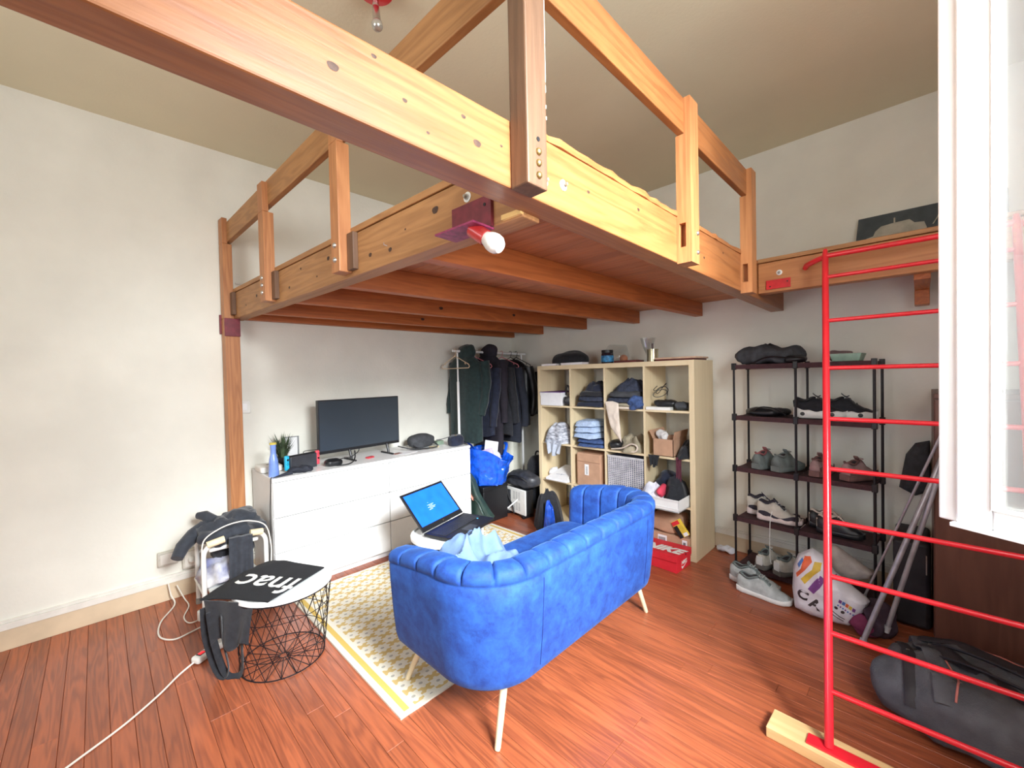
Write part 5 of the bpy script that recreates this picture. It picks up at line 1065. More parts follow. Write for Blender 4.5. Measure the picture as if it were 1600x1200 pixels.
j = hang((x0 + .03, -.43, zf + .006), (x0 + .12, -.435, zf + .006), .085, M_blackf, 'hanging_scarf', wv=.006, taper=.5, th=.008); j['label'] = 'black scarf end drooping over the right shelf below the open carton'; j['category'] = 'scarf'
j = hang((x0 + .245, -.43, zf + .01), (x0 + .285, -.435, zf + .01), .20, mat('wine_ribbon', (84, 34, 50), .8), 'hanging_strap', wv=.003, taper=.9, th=.006); j['label'] = 'wine red strap hanging from the right shelf down to the black bag'; j['category'] = 'strap'
# third row
x0, x1, zf = cell(0, 2)
wp = thing('paper_folder', 'white triangular-topped paper folder lying in the left compartment of row three', 'folder', (x0 + .18, -.34, zf))
MB().add([(x0 + .06, -.44, zf), (x0 + .30, -.44, zf), (x0 + .32, -.14, zf), (x0 + .08, -.14, zf), (x0 + .06, -.44, zf + .02), (x0 + .30, -.44, zf + .02), (x0 + .25, -.20, zf + .105), (x0 + .11, -.20, zf + .105)], [(3, 2, 1, 0), (4, 5, 6, 7), (0, 1, 5, 4), (1, 2, 6, 5), (2, 3, 7, 6), (3, 0, 4, 7)]).build('folder_body', M_paper, wp, smooth=False, bevel=.001)
MB().tube([(x0 + .13, -.37, zf + .0468), (x0 + .24, -.36, zf + .0505)], .0012, 5).tube([(x0 + .19, -.38, zf + .043), (x0 + .185, -.35, zf + .054)], .0012, 5).build('pen_mark', mat('pen_grey', (140, 146, 170)), wp)['kind'] = 'stuff'
pile('small white tissue behind the folder in the left compartment of row three', (x0 + .05, -.30, zf + .04), (.035, .05, .04), M_whitec, amp=.02, fr=14, seed=91, name='tissue', cat='tissue')
x0, x1, zf = cell(1, 2)
cx_ = thing('carton', 'tall brown carton with a white label in the second column of row three', 'box', (x0 + .17, -.25, zf))
_m = MB().box((x0 + .045, -.41, zf), (x0 + .29, -.09, zf + .29)); _m.build('carton_body', M_card, cx_, smooth=False, bevel=.008)
MB().box((x0 + .046, -.413, zf + .215), (x0 + .289, -.41, zf + .218)).build('flap_seam', mat('card_seam', (150, 112, 88)), cx_, smooth=False)  # thin strip of darker brown along the carton's flap seam
MB().box((x0 + .13, -.4125, zf + .10), (x0 + .172, -.4105, zf + .195)).build('paper_label', M_paper, cx_, smooth=False)
for k in range(7): MB().box((x0 + .145, -.4135, zf + .11 + k * .010), (x0 + .160, -.4127, zf + .114 + k * .010)).build('printed_mark', M_black, cx_, smooth=False)
x0, x1, zf = cell(2, 2)
wb = thing('woven_basket', 'grey and white woven basket filling the third column of row three', 'basket', (x0 + .17, -.24, zf))
wm = mat('woven_cream', (206, 204, 208), .8); wd_ = mat('woven_grey', (92, 94, 116), .8)
MB().box((x0 + .008, -.412, zf), (x1 - .008, -.08, zf + .30)).build('basket_core', wd_, wb, smooth=False, bevel=.004)
nu_, nv_ = 17, 20; W_ = x1 - x0 - .02
for i in range(nv_):
    z = zf + .008 + i * .0148; pts = []
    for k in range(nu_ * 4 + 1): pts.append((x0 + .01 + W_ * k / (nu_ * 4), -.4145 - .0035 * sin(k * pi / 2 + (pi if i % 2 else 0)), z))
    MB().tube(pts, .0030, 5).build('weave_strand', wm, wb)
for i in range(nu_): 
    MB().box((x0 + .012 + W_ * (i + .5) / nu_ - .003, -.4165, zf + .004), (x0 + .012 + W_ * (i + .5) / nu_ + .003, -.4135, zf + .298)).build('weave_stake', wm, wb, smooth=False)
MB().box((x0 + .006, -.419, zf + .295), (x1 - .006, -.405, zf + .308)).build('rim', wm, wb, bevel=.004)
x0, x1, zf = cell(3, 2)
bn = thing('plastic_bin', 'shallow white plastic tray bin pulled out of the right compartment above the boxes', 'bin', (x0 + .16, -.42, zf))
t_ = .005
for a, b_ in (((x0 + .01, -.59, zf), (x0 + .325, -.585, zf + .085)), ((x0 + .01, -.20, zf), (x0 + .325, -.195, zf + .085)), ((x0 + .01, -.59, zf), (x0 + .015, -.195, zf + .085)), ((x0 + .32, -.59, zf), (x0 + .325, -.195, zf + .085))): MB().box(a, b_).build('bin_wall', M_white, bn, smooth=False, bevel=.002)
MB().box((x0 + .01, -.59, zf), (x0 + .325, -.195, zf + .006)).build('bin_floor', M_white, bn, smooth=False)
MB().box((x0 + .005, -.596, zf + .078), (x0 + .33, -.589, zf + .088)).box((x0 + .005, -.594, zf + .022), (x0 + .33, -.589, zf + .028)).build('bin_lip', M_white, bn, smooth=False)['kind'] = 'stuff'
crumple('white towel spilling over the front left of the plastic tray bin', (x0 + .085, -.49, zf + .05), .085, .095, .12, mat('towel_white', (226, 228, 240), .95), seed=93, name='towel', cat='towel', fr=8, sh=.55)
pile('coral red cloth edge between white towel and black bag in the tray bin', (x0 + .165, -.50, zf + .115), (.022, .06, .045), mat('coral_cloth', (226, 70, 96), .9), amp=.012, fr=12, seed=94, name='coral_cloth', cat='cloth')
crumple('black soft bag heaped at the right in the plastic tray bin', (x0 + .235, -.40, zf + .02), .085, .15, .22, M_blackf, seed=95, name='black_bag', cat='bag', fr=7, sh=.65)
pile('dark navy beanie lying at the back of the plastic tray bin', (x0 + .13, -.31, zf + .14), (.085, .08, .075), M_navyf, amp=.015, fr=12, seed=96, name='navy_beanie', cat='hat')
# fourth row right: boxes
x0, x1, zf = cell(3, 3)
lb_ = thing('long_carton', 'brown carton with barcode labels on the floor of the lowest right compartment', 'box', (x0 + .17, -.28, zf))
MB().box((x0 + .02, -.44, zf), (x0 + .335, -.08, zf + .125)).build('carton_body', M_card, lb_, smooth=False, bevel=.003)
for xa, xb in ((.10, .17), (.285, .32)):
    MB().box((x0 + xa, -.4425, zf + .03), (x0 + xb, -.4405, zf + .11)).build('barcode_label', M_paper, lb_, smooth=False)
    for k in range(6): MB().box((x0 + xa + .008 + k * (xb - xa - .016) / 6, -.4435, zf + .045), (x0 + xa + .008 + (k + .5) * (xb - xa - .016) / 6, -.4427, zf + .095)).build('barcode_bar', M_black, lb_, smooth=False)
pile('brown kraft paper parcel on the long carton below the plastic tray', (x0 + .13, -.32, zf + .125 + .06), (.12, .12, .06), M_card, amp=.012, fr=5, seed=97, name='paper_parcel', cat='parcel', p=5)
yp = thing('blister_pack', 'yellow and black blister pack with red top tilted on the right of the parcel', 'packet', (x0 + .29, -.42, zf + .126))
def tilt(p): c_ = Vector((x0 + .275, -.45, zf + .19)); v = Matrix.Rotation(radians(-35), 3, 'Y') @ Vector(p); return c_ + v
def tbx(mb, a, b_): 
    X0, Y0, Z0 = a; X1, Y1, Z1 = b_; return mb.hexa([tilt(p) for p in ((X0, Y0, Z0), (X1, Y0, Z0), (X1, Y1, Z0), (X0, Y1, Z0), (X0, Y0, Z1), (X1, Y0, Z1), (X1, Y1, Z1), (X0, Y1, Z1))])
tbx(MB(), (-.04, 0, -.06), (.035, .02, .065)).build('card_back', mat('yellow_card', (232, 200, 70), .5), yp, smooth=False, bevel=.002); tbx(MB(), (-.04, -.001, -.06), (-.008, .0, .03)).build('black_panel', M_black, yp, smooth=False); tbx(MB(), (-.038, -.0015, .034), (.02, 0, .062)).build('red_panel', M_redbox, yp, smooth=False); tbx(MB(), (.0, -.0015, -.058), (.034, 0, -.034)).build('white_label', M_paper, yp, smooth=False)

# on top of the shelf
ZT = KH + .0005
pile('black felt hat lying at the left end on top of the cube shelf', (1.04, -.25, ZT + .03), (.19, .13, .115), M_blackf, amp=.03, fr=5, seed=101, name='felt_hat', cat='hat', ridge=False, p=1.9, zm=ZT + .021)
slab((.90, -.37, ZT), (.17, .09, .018), M_paper, 'paper_stack', 'thin white paper stack on top of the shelf left front corner', 'paper', .05)
slab((1.16, -.36, ZT), (.24, .10, .02), M_paper, 'white_envelope', 'white envelope stack beside the thin paper stack on the cube shelf', 'paper', -.04)
jr = thing('glass_jar', 'dark jar with a bright blue label on top of the cube shelf', 'jar', (1.455, -.28, ZT))
MB().lathe([(.001, 0), (.048, 0), (.052, .006), (.052, .085), (.046, .095), (.001, .095)], (1.455, -.28, ZT), 28).build('jar_body', mat('dark_glass', (44, 40, 50), .15, coat=.5), jr); MB().lathe([(.053, .015), (.0535, .016), (.0535, .068), (.053, .069)], (1.455, -.28, ZT), 28).build('blue_label', mat('blue_label', (72, 160, 216), .5, rgb2=(40, 90, 130), scale=40), jr); MB().lathe([(.001, .095), (.05, .095), (.05, .118), (.001, .12)], (1.455, -.28, ZT), 24).build('jar_lid', M_black, jr)
single(MB().blob((1.50, -.18, ZT + .075), (.10, .09, .085), p=2.2, amp=.03, fr=12, seed=103, zmin=ZT), 'clear_bag', M_clear, 'crumpled clear plastic bag behind the blue-labelled jar', 'bag', (1.50, -.18, ZT))
MB().blob((1.56, -.19, ZT + .04), (.035, .035, .035), p=2, amp=.005).build('bag_content', mat('bread_tan', (186, 120, 86), .8), None)
bpy.data.objects['bag_content']['label'] = 'small orange-brown fruit showing through the clear plastic bag'; bpy.data.objects['bag_content']['category'] = 'fruit'; bpy.data.objects['bag_content'].name = 'dried_fruit'
slab((1.66, -.28, ZT), (.20, .14, .02), mat('dark_red_wood', (92, 34, 34), .4), 'red_tray', 'dark red flat case between the jar and the glass vase', 'case', 0)
single(MB().lathe([(.001, 0), (.038, 0), (.040, .006), (.012, .014), (.010, .05), (.020, .075), (.042, .13), (.062, .20), (.060, .20), (.040, .13), (.017, .078), (.001, .07)], (1.80, -.22, ZT), 28), 'glass_vase', M_clear, 'flared clear glass vase on top of the cube shelf', 'vase', (1.80, -.22, ZT))
tn = thing('metal_tin', 'round brass-coloured tin with a dark stick standing on it beside the vase', 'tin', (1.88, -.30, ZT))
MB().lathe([(.001, 0), (.043, 0), (.043, .09), (.045, .092), (.045, .10), (.001, .103)], (1.88, -.30, ZT), 28).build('tin_body', mat('tin_metal', (196, 190, 160), .25, metal=.9), tn); MB().tube([(1.88, -.30, ZT + .10), (1.88, -.30, ZT + .145)], .007, 10).build('dark_stick', mat('dark_stick', (60, 24, 28), .4), tn)
wbd = thing('chopping_board', 'thin wooden board over a dark red tray at the right end of the shelf top', 'board', (2.12, -.26, ZT))
MB().box((1.94, -.38, ZT), (2.235, -.14, ZT + .012)).build('dark_tray', MAT['dark_red_wood'], wbd, smooth=False, bevel=.003); MB().box((1.935, -.385, ZT + .0125), (2.245, -.13, ZT + .026)).build('board', mat('board_tan', (206, 172, 146), .6), wbd, smooth=False, bevel=.004)

# ------------------------------------------------------------------ shoe rack
SR_ = thing('shoe_rack', 'tall black and brown five-tier shoe rack by the back wall behind the red ladder', 'shoe rack', (2.86, -.2, 0))
RA = radians(-4.5); RXv = Vector((cos(RA), sin(RA), 0)); RYv = Vector((-sin(RA), cos(RA), 0)); R0 = Vector((2.478, -.322, 0))
def rk(u, v, z): return R0 + RXv * u + RYv * v + Vector((0, 0, z))
RW, RD, RM = .735, .255, .362
LV = [.035, .362, .706, 1.060, 1.408]
for u in (0, RM, RW):
    for v in (0, RD):
        for i in range(4): MB().tube([rk(u, v, LV[i] - (.0 if i else .03)), rk(u, v, LV[i + 1])], .0072, 10).build('pole', M_blackm, SR_)
        for z in LV: MB().cbox(rk(u, v, z - .004), (.026, .026, .046), rz=RA).build('connector', M_black, SR_, bevel=.003)
m_shelf = mat('brown_fabric', (70, 42, 46), .85, var=.1, scale=40, bump=.2, bscale=200)
for z in LV:
    for (a, b) in ((0, RM), (RM, RW)):
        for v in (0, RD): MB().tube([rk(a + .01, v, z), rk(b - .01, v, z)], .006, 8).build('shelf_tube', M_blackm, SR_)
        mb = MB(); n = 8; vs = []
        for s, o in ((1, .0075), (-1, -.0065)):
            for i in range(n + 1):
                for k_ in range(5): f = i / n; g_ = k_ / 4; vs.append(rk(a + .008 + (b - a - .016) * f, -.007 + (RD + .014) * g_, z + o - .006 * sin(pi * g_) - (.016 if (k_ in (0, 4) and s < 0) else 0)))
        fs = []; q_ = (n + 1) * 5
        for i in range(n):
            for k_ in range(4): c_ = i * 5 + k_; fs.append((c_, c_ + 5, c_ + 6, c_ + 1)); fs.append((q_ + c_ + 1, q_ + c_ + 6, q_ + c_ + 5, q_ + c_))
        for i in range(n): fs.append((i * 5, q_ + i * 5, q_ + i * 5 + 5, i * 5 + 5)); fs.append((i * 5 + 4, i * 5 + 9, q_ + i * 5 + 9, q_ + i * 5 + 4))
        for k_ in range(4): fs.append((k_, k_ + 1, q_ + k_ + 1, q_ + k_)); c_ = n * 5 + k_; fs.append((c_ + 1, c_, q_ + c_, q_ + c_ + 1))
        mb.add(vs, fs); mb.build('shelf_panel', m_shelf, SR_)

# ------------------------------------------------------------------ shoes
def interp(tab, t):
    for i in range(len(tab) - 1):
        if t <= tab[i + 1][0]:
            a, b = tab[i], tab[i + 1]; f = (t - a[0]) / (b[0] - a[0]); f = f * f * (3 - 2 * f); return a[1] + (b[1] - a[1]) * f
    return tab[-1][1]
def make_shoe(name, label, pos, head, L, mu, ms, ml, mlace, accent=None, H=.128, sole=.028, group=None, chunky=False, ankle=1.0, tab=None, oval=False):
    """pos = heel point on what it stands on, head = direction of the toe"""
    t = thing(name, label, 'shoe', pos, head, group=group); Wd = L * .36
    wt = [(0, .60), (.12, .78), (.30, .80), (.45, .84), (.68, 1.0), (.85, .92), (.96, .62), (1.0, .36)]
    ht = [(0, .78 * ankle), (.06, .92 * ankle), (.20, .88 * ankle), (.36, .95 * ankle), (.48, .86), (.64, .62), (.80, .47), (.93, .38), (1.0, .22)]
    def build(mb, nm, m, par=None, **kw):
        ob = mb.build(nm, m, par or t, world=False, angle=kw.pop('angle', 60), **kw); return ob
    # sole
    rings = []; n = 26
    for i in range(n + 1):
        f = i / n; w_ = Wd * (interp(wt, f) * 1.05 + (.05 if chunky else 0)) / 2; x = -.004 + (L + .008) * f
        toe = .010 * max(0, (f - .78) / .22) ** 2; heel = .004 * max(0, (.06 - f) / .06); sh = sole * (1 + (.45 if chunky else .25) * max(0, .35 - f) / .35)
        wob = .004 * sin(f * 26) if chunky else 0
        z0 = toe + heel + .0005; z1 = z0 + sh + wob
        rings.append([Vector((x, -w_, z0 + .004)), Vector((x, -w_ * .9, z0)), Vector((x, w_ * .9, z0)), Vector((x, w_, z0 + .004)), Vector((x, w_ * 1.02, z1 - .003)), Vector((x, w_ * .96, z1)), Vector((x, -w_ * .96, z1)), Vector((x, -w_ * 1.02, z1 - .003))])
    build(MB().loft(rings), 'sole', ms)
    # upper, open above the heel
    rings = []; nk = 20
    for i in range(n + 1):
        f = i / n; w_ = Wd * interp(wt, f) / 2; h = H * interp(ht, f); x = L * f; base = sole * .9 + .010 * max(0, (f - .78) / .22) ** 2 + sole * .4 * max(0, .35 - f) / .35; ring = []
        opn = 1 if f < .44 else max(0, 1 - (f - .44) / .06)
        dip = .16 * H * opn * (1 - abs(f - .22) / .3 if abs(f - .22) < .3 else 0)
        for k in range(nk):
            a = pi * k / (nk - 1); cx = cos(a); sz = sin(a) ** (.62 + .25 * (1 - opn)); narrow = 1 - .38 * max(0, sin(a)) ** 2 * (1 if f < .5 else .3)
            ring.append(Vector((x - .006 * (1 if f < .04 else 0) * sz, w_ * math.copysign(abs(cx) ** .8, cx) * narrow, base + (h - dip - base) * sz)))
        rings.append(ring)
    up_ = build(MB().loft(rings), 'upper', mu, angle=80)
    # collar and dark opening
    pts = []
    for k in range(22):
        a = 2 * pi * k / 22; f = .215 + .185 * cos(a); w_ = Wd * .80 / 2 * .60; h = H * interp(ht, max(0, f)) - .16 * H * (1 - abs(f - .22) / .3)
        pts.append(Vector((L * f, w_ * sin(a), h + .003)))
    build(MB().tube(pts, .0062, 8, loop=True), 'collar', ml, up_)
    cc = sum(pts, Vector()) / len(pts); lo = [p_ + (cc - p_) * .10 for p_ in pts]
    mb = MB(); k_ = len(lo); mb.add([cc + Vector((0, 0, -.004))] + lo, [(0, 1 + i, 1 + (i + 1) % k_) for i in range(k_)]); build(mb, 'shoe_lining', mat('shoe_inside', (58, 56, 60), .95), up_)
    # tongue
    z_t = H * interp(ht, .42); build(MB().loft([[Vector((L * x, y * Wd, z)) for (y, z) in ((-.16, z0 - .003), (.16, z0 - .003), (.14, z0 + .005), (-.14, z0 + .005))] for x, z0 in ((.36, z_t + .022), (.42, z_t + .006), (.52, H * interp(ht, .52) + .001), (.62, H * interp(ht, .62)))]), 'tongue', ml, up_)
    for i, f in enumerate((.46, .52, .58, .64)):
        h = H * interp(ht, f) + .0045; w_ = Wd * .17
        build(MB().tube([(L * f - .004, -w_, h - .006), (L * f, 0, h + .002), (L * f + .004, w_, h - .006)], .0028, 6), 'lace', mlace, up_)
    h = H * interp(ht, .46) + .006
    build(MB().tube([(L * .46 + .012 * sin(a) , .020 * sin(2 * a) , h + .004 + .006 * sin(a) ** 2) for a in [2 * pi * k / 20 for k in range(20)]], .0022, 6, loop=True), 'lace_bow', mlace, up_)
    if tab: build(MB().cbox((-.003, 0, H * interp(ht, 0) * .62), (.006, Wd * .42, H * .45)), 'heel_patch', tab, up_, bevel=.002)
    if accent:
        for s in (-1, 1):
            vs = []; fs = []
            for i in range(19):
                f = .02 + .92 * i / 18; w_ = Wd * interp(wt, f) / 2 * 1.02 + .0012; base = sole * .95 + sole * .4 * max(0, .35 - f) / .35; top = base + H * (.16 + .10 * sin(f * 9))
                for dz_, q_ in ((0, 1.0), (.5, 1.0), (1.0, .95)): vs.append(Vector((L * f, s * w_ * q_, base + (top - base) * dz_)))
            for i in range(18):
                for k in range(2): a_ = i * 3 + k; fs.append((a_, a_ + 3, a_ + 4, a_ + 1) if s > 0 else (a_ + 1, a_ + 4, a_ + 3, a_))
            build(MB().add(vs, fs), 'side_panel', accent, up_, angle=80)
    if oval:
        for s in (-1, 1):
            for fx in (.16, .70): build(MB().lathe([(.001, 0), (.011, 0), (.012, .003), (.001, .004)], (L * fx, s * Wd * interp(wt, fx) * .55, sole * .62), 16, (0, s, 0)), 'sole_window', M_black, t)
    return t
g1 = mat('trainer_grey', (176, 180, 178), .7, var=.1, scale=25, bump=.3, bscale=120); g2 = mat('trainer_white', (226, 226, 222), .5, var=.03); g3 = mat('trainer_midgrey', (112, 122, 120), .8, var=.1, scale=25, bump=.2, bscale=120); g4 = mat('sole_grey', (120, 118, 112), .7); g5 = mat('shoe_navy', (38, 36, 52), .5); g6 = mat('sole_pink_white', (224, 208, 204), .5); g7 = mat('mesh_cream', (206, 200, 188), .8, var=.08); g8 = mat('suede_brown', (120, 88, 84), .8, var=.12); g9 = mat('suede_pink', (170, 140, 138), .8, var=.1)
make_shoe('running_shoe', 'grey running shoe on the floor, the rear one tucked behind its mate', (2.50, -.485, 0), radians(-4), .275, g1, g2, g3, g1, group=None)
make_shoe('running_shoe', 'grey running shoe on the floor in front of the rack, the nearer of its pair', (2.575, -.60, 0), radians(-3), .285, g1, g2, g3, g1)
def onr(u, v, lv): p = rk(u, v, LV[lv] + .009); return (p.x, p.y, p.z)
make_shoe('trainer', 'white-heeled trainer on the lowest rack shelf, left of its pair', onr(.15, -.005, 0), radians(76), .26, g7, g4, g3, g2, tab=g2)
make_shoe('trainer', 'white-heeled trainer on the lowest rack shelf, right one beside the printed bag', onr(.255, -.015, 0), radians(58), .26, g7, g4, g3, g2, tab=g2)
make_shoe('basketball_shoe', 'white and navy basketball shoe at the left post on the second shelf up', onr(.03, .13, 1), radians(20), .245, g7, g6, g5, g2, accent=g5, ankle=1.15, chunky=True)
make_shoe('basketball_shoe', 'white and navy basketball shoe with a lace hanging down, right of its mate', onr(.125, .062, 1), radians(2), .245, g7, g6, g5, g2, accent=g5, ankle=1.15, chunky=True)
cord([onr(.235, -.03, 1)[:2] + (LV[1] + .10,), onr(.23, -.05, 1)[:2] + (LV[1] + .05,), onr(.225, -.05, 1)[:2] + (LV[1] - .08,), onr(.225, -.045, 1)[:2] + (LV[1] - .2,), onr(.23, -.04, 1)[:2] + (LV[1] - .24,)], .0022, g2, 'loose_lace', 'long loose white shoelace dangling from the navy and white shoe', 'shoelace')
make_shoe('casual_shoe', 'cream and black shoe in the right bay of the second shelf, left one', onr(.40, .13, 1), radians(10), .22, M_black, M_black, M_cream, M_cream, tab=M_cream)
make_shoe('casual_shoe', 'cream and black shoe in the right bay of the second shelf, nearer the ladder rungs', onr(.46, .05, 1), radians(2), .22, M_black, M_black, M_cream, M_cream, tab=M_cream)
make_shoe('sports_shoe', 'dull grey-green sports shoe on the third shelf, left one with red collar', onr(.135, -.01, 2), radians(70), .25, g3, g3, mat('dusty_red', (150, 90, 92), .8), g3)
make_shoe('sports_shoe', 'dull grey-green sports shoe on the third shelf, right one at the middle post', onr(.25, -.015, 2), radians(66), .25, g3, g3, g3, g3)
make_shoe('suede_shoe', 'pinkish brown suede shoe in the right bay of the third shelf, by the ladder upright', onr(.455, .0, 2), radians(80), .24, g9, g8, g8, g9, accent=g8)
make_shoe('suede_shoe', 'pinkish brown suede shoe with a strap loop, right bay of the third shelf', onr(.60, .01, 2), radians(60), .24, g9, g8, g8, g9, accent=g8)
make_shoe('chunky_sneaker', 'black sneaker with thick white sculpted sole on the fourth shelf, left one', onr(.335, .068, 3), radians(10), .27, M_blackf, g2, M_black, M_black, chunky=True, sole=.045, oval=True, H=.145)
make_shoe('chunky_sneaker', 'black sneaker with thick white sculpted sole, right one behind the ladder upright', onr(.47, .12, 3), radians(6), .26, M_blackf, g2, M_black, M_black, chunky=True, sole=.045, oval=True, H=.145)
pile('flat black folded bag lying in the left bay of the fourth rack shelf', tuple(rk(.17, .12, LV[3] + .034)), (.125, .10, .026), M_black, amp=.014, fr=10, seed=111, name='folded_bag', cat='bag')
single(MB().tube(curve([rk(.12, .02, LV[3] + .04), rk(.16, .01, LV[3] + .07), rk(.24, .01, LV[3] + .065), rk(.30, .03, LV[3] + .02)]), .007, 8, flat=.5), 'bag_handle', M_black, 'black strap arching over the flat folded bag on the fourth shelf', 'strap', tuple(rk(.2, .02, LV[3] + .01)))
sk = thing('black_backpack', 'crumpled black sports bag lying on the top left of the shoe rack', 'bag', tuple(rk(.2, .12, LV[4] + .009)))
_m = MB().blob(rk(.18, .12, LV[4] + .062), (.19, .12, .065), p=2.3, amp=.035, fr=7, seed=112, nu=40, nv=22, zmin=LV[4] + .010, ridge=True); _m.build('bag_body', M_greyd, sk, angle=60)
MB().tube(curve([rk(.12, .0, LV[4] + .015), rk(.2, -.01, LV[4] + .05), rk(.30, .0, LV[4] + .045), rk(.38, .03, LV[4] + .012)]), .009, 8, flat=.5).build('strap', M_black, sk)
pile('small black hat at the right edge of the crumpled bag on the rack', tuple(rk(.35, .06, LV[4] + .032)), (.06, .07, .024), M_black, amp=.01, fr=12, seed=113, name='baseball_hat', cat='hat', ridge=False)
tr_ = thing('mint_tray', 'pale mint green plastic tray on top of the shoe rack behind the ladder', 'tray', tuple(rk(.60, .11, LV[4] + .009)))
c_ = rk(.60, .11, LV[4] + .0095)
def fr_ring(w_, d_, z): return [c_ + RXv * (a * w_) + RYv * (b * d_) + Vector((0, 0, z)) for a, b in ((-1, -1), (1, -1), (1, 1), (-1, 1))]
MB().loft([fr_ring(.062, .06, 0), fr_ring(.075, .075, .045), fr_ring(.071, .071, .045), fr_ring(.060, .058, .004)]).build('tray_body', mat('mint_plastic', (158, 190, 172), .5), tr_, smooth=False, bevel=.002)
pile('beige cloth lump behind the mint tray on top of the shoe rack', tuple(rk(.55, .20, LV[4] + .045)), (.06, .04, .040), mat('mauve_cotton', (140, 118, 118), .9), amp=.012, fr=12, seed=114, name='cloth_lump', cat='cloth')

# ------------------------------------------------------------------ printed carrier bag and what is stuffed behind it
cbg = thing('carrier_bag', 'white plastic carrier bag with orange, yellow and purple shapes beside the shoe rack', 'bag', (3.03, -.64, 0))
def bagfn(q):
    f = (q.z + .17) / .34; q.x *= 1.10 - .42 * max(0, f - .35) - .0; q.x += -.055 * max(0, f - .3) ; q.y *= 1.05 - .35 * f; q.z += .05 * max(0, f - .6) * (1 if q.x < 0 else -1.6); return q
_m = pillow([(2.875, .02), (2.865, .12), (2.872, .25), (2.895, .325), (2.96, .375), (3.02, .345), (3.06, .27), (3.12, .225), (3.205, .165), (3.19, .115), (3.16, .05), (3.13, .01), (3.08, .004), (2.95, .002)], -.63, .085, .07, seed=5, amp=.016, fr=11); bv = bvh_of(_m)
_m.build('bag_body', mat('carrier_white', (226, 224, 230), .35, var=.03, bump=.5, bscale=30), cbg, angle=70)
dv_ = (.1, 1, 0); fy = -.95
mo, my_, mp_, mbk, mbl = mat('print_orange', (226, 104, 60), .45), mat('print_yellow', (214, 180, 60), .45), mat('print_purple', (130, 74, 146), .45), mat('print_dark', (58, 48, 50), .5), mat('print_blue', (80, 120, 190), .45)
def dec(pts, m, nm='printed_shape'): decal(bv, [(x, fy, z) for x, z in pts], dv_, m, cbg, nm)
dec([(2.875, .285), (2.895, .325), (2.905, .315), (2.885, .27)], mbl)
dec([(2.905, .335), (2.935, .345), (2.945, .32), (2.915, .27), (2.875, .215), (2.87, .235), (2.895, .27)], mo)
dec([(2.955, .325), (2.985, .325), (2.985, .29), (2.955, .255), (2.915, .195), (2.895, .215), (2.92, .25), (2.95, .285)], my_)
dec([(2.985, .265), (3.005, .245), (2.985, .20), (2.955, .155), (2.93, .175), (2.955, .22)], mp_)
dec([(3.03, .285), (3.045, .272), (3.04, .25), (3.025, .25)], mp_)
def text_on(bv, txt, o, xd, ud, size, d, m, parent, nm='lettering', bold=.003):
    ob = text_mesh(txt, o, xd, ud, size, m, nm, None, ext=0, bold=bold); Mi = root_matrix(parent).inverted()
    for v in ob.data.vertices:
        q = project(bv, v.co, d, .002); v.co = Mi @ (q if q else v.co)
    ob.parent = parent; return ob
text_on(bv, 'C', (2.874, fy, .115), (1, 0, -.25), (.25, 0, 1), .072, dv_, mbk, cbg)
text_on(bv, 'A', (2.932, fy, .085), (1, 0, -.3), (.3, 0, 1), .072, dv_, mbk, cbg)
for i, mm in enumerate((mp_, mbl, mo, my_, mp_)): dec([(3.065 + i * .013, .168 - i * .008), (3.076 + i * .013, .162 - i * .008), (3.072 + i * .013, .145 - i * .008), (3.061 + i * .013, .151 - i * .008)], mm, 'printed_block')
for i in range(7): dec([(3.058 + i * .0095, .140 - i * .006), (3.064 + i * .0095, .137 - i * .006), (3.062 + i * .0095, .129 - i * .006), (3.056 + i * .0095, .132 - i * .006)], mp_ if i % 2 else mbl, 'print_mark')
for x, z in ((3.052, .118), (3.078, .103)):
    dec([(x + .0085 * cos(a), z + .0085 * sin(a)) for a in [2 * pi * k / 8 for k in range(8)]], mbk, 'printed_icon')
for i in range(2): dec([(3.028 - i * .006, .100 - i * .014), (3.085 - i * .006, .066 - i * .014), (3.083 - i * .006, .062 - i * .014), (3.026 - i * .006, .096 - i * .014)], mbk, 'print_line')
single(pillow([(3.0, .18), (3.0, .36), (3.05, .375), (3.12, .33), (3.215, .265), (3.20, .235), (3.12, .20)], -.50, .045, .04, seed=12, amp=.008, fr=8), 'beige_cushion', mat('beige_cloth', (172, 164, 158), .9, bump=.2, bscale=200), 'beige cloth pouch sticking out behind the printed carrier bag', 'cushion', (3.1, -.50, .18), angle=70)
pile('magenta cloth bulging at the lower right of the printed carrier bag', (3.185, -.67, .05), (.055, .05, .05), mat('magenta_cloth', (124, 44, 80), .85), amp=.015, fr=12, seed=123, name='magenta_cloth', cat='cloth')
pile('dark cloth heap on the floor between printed carrier bag and metal tubes', (3.24, -.62, .08), (.06, .10, .08), mat('aubergine_cloth', (62, 44, 56), .9), amp=.025, fr=10, seed=124, name='dark_heap', cat='clothes')

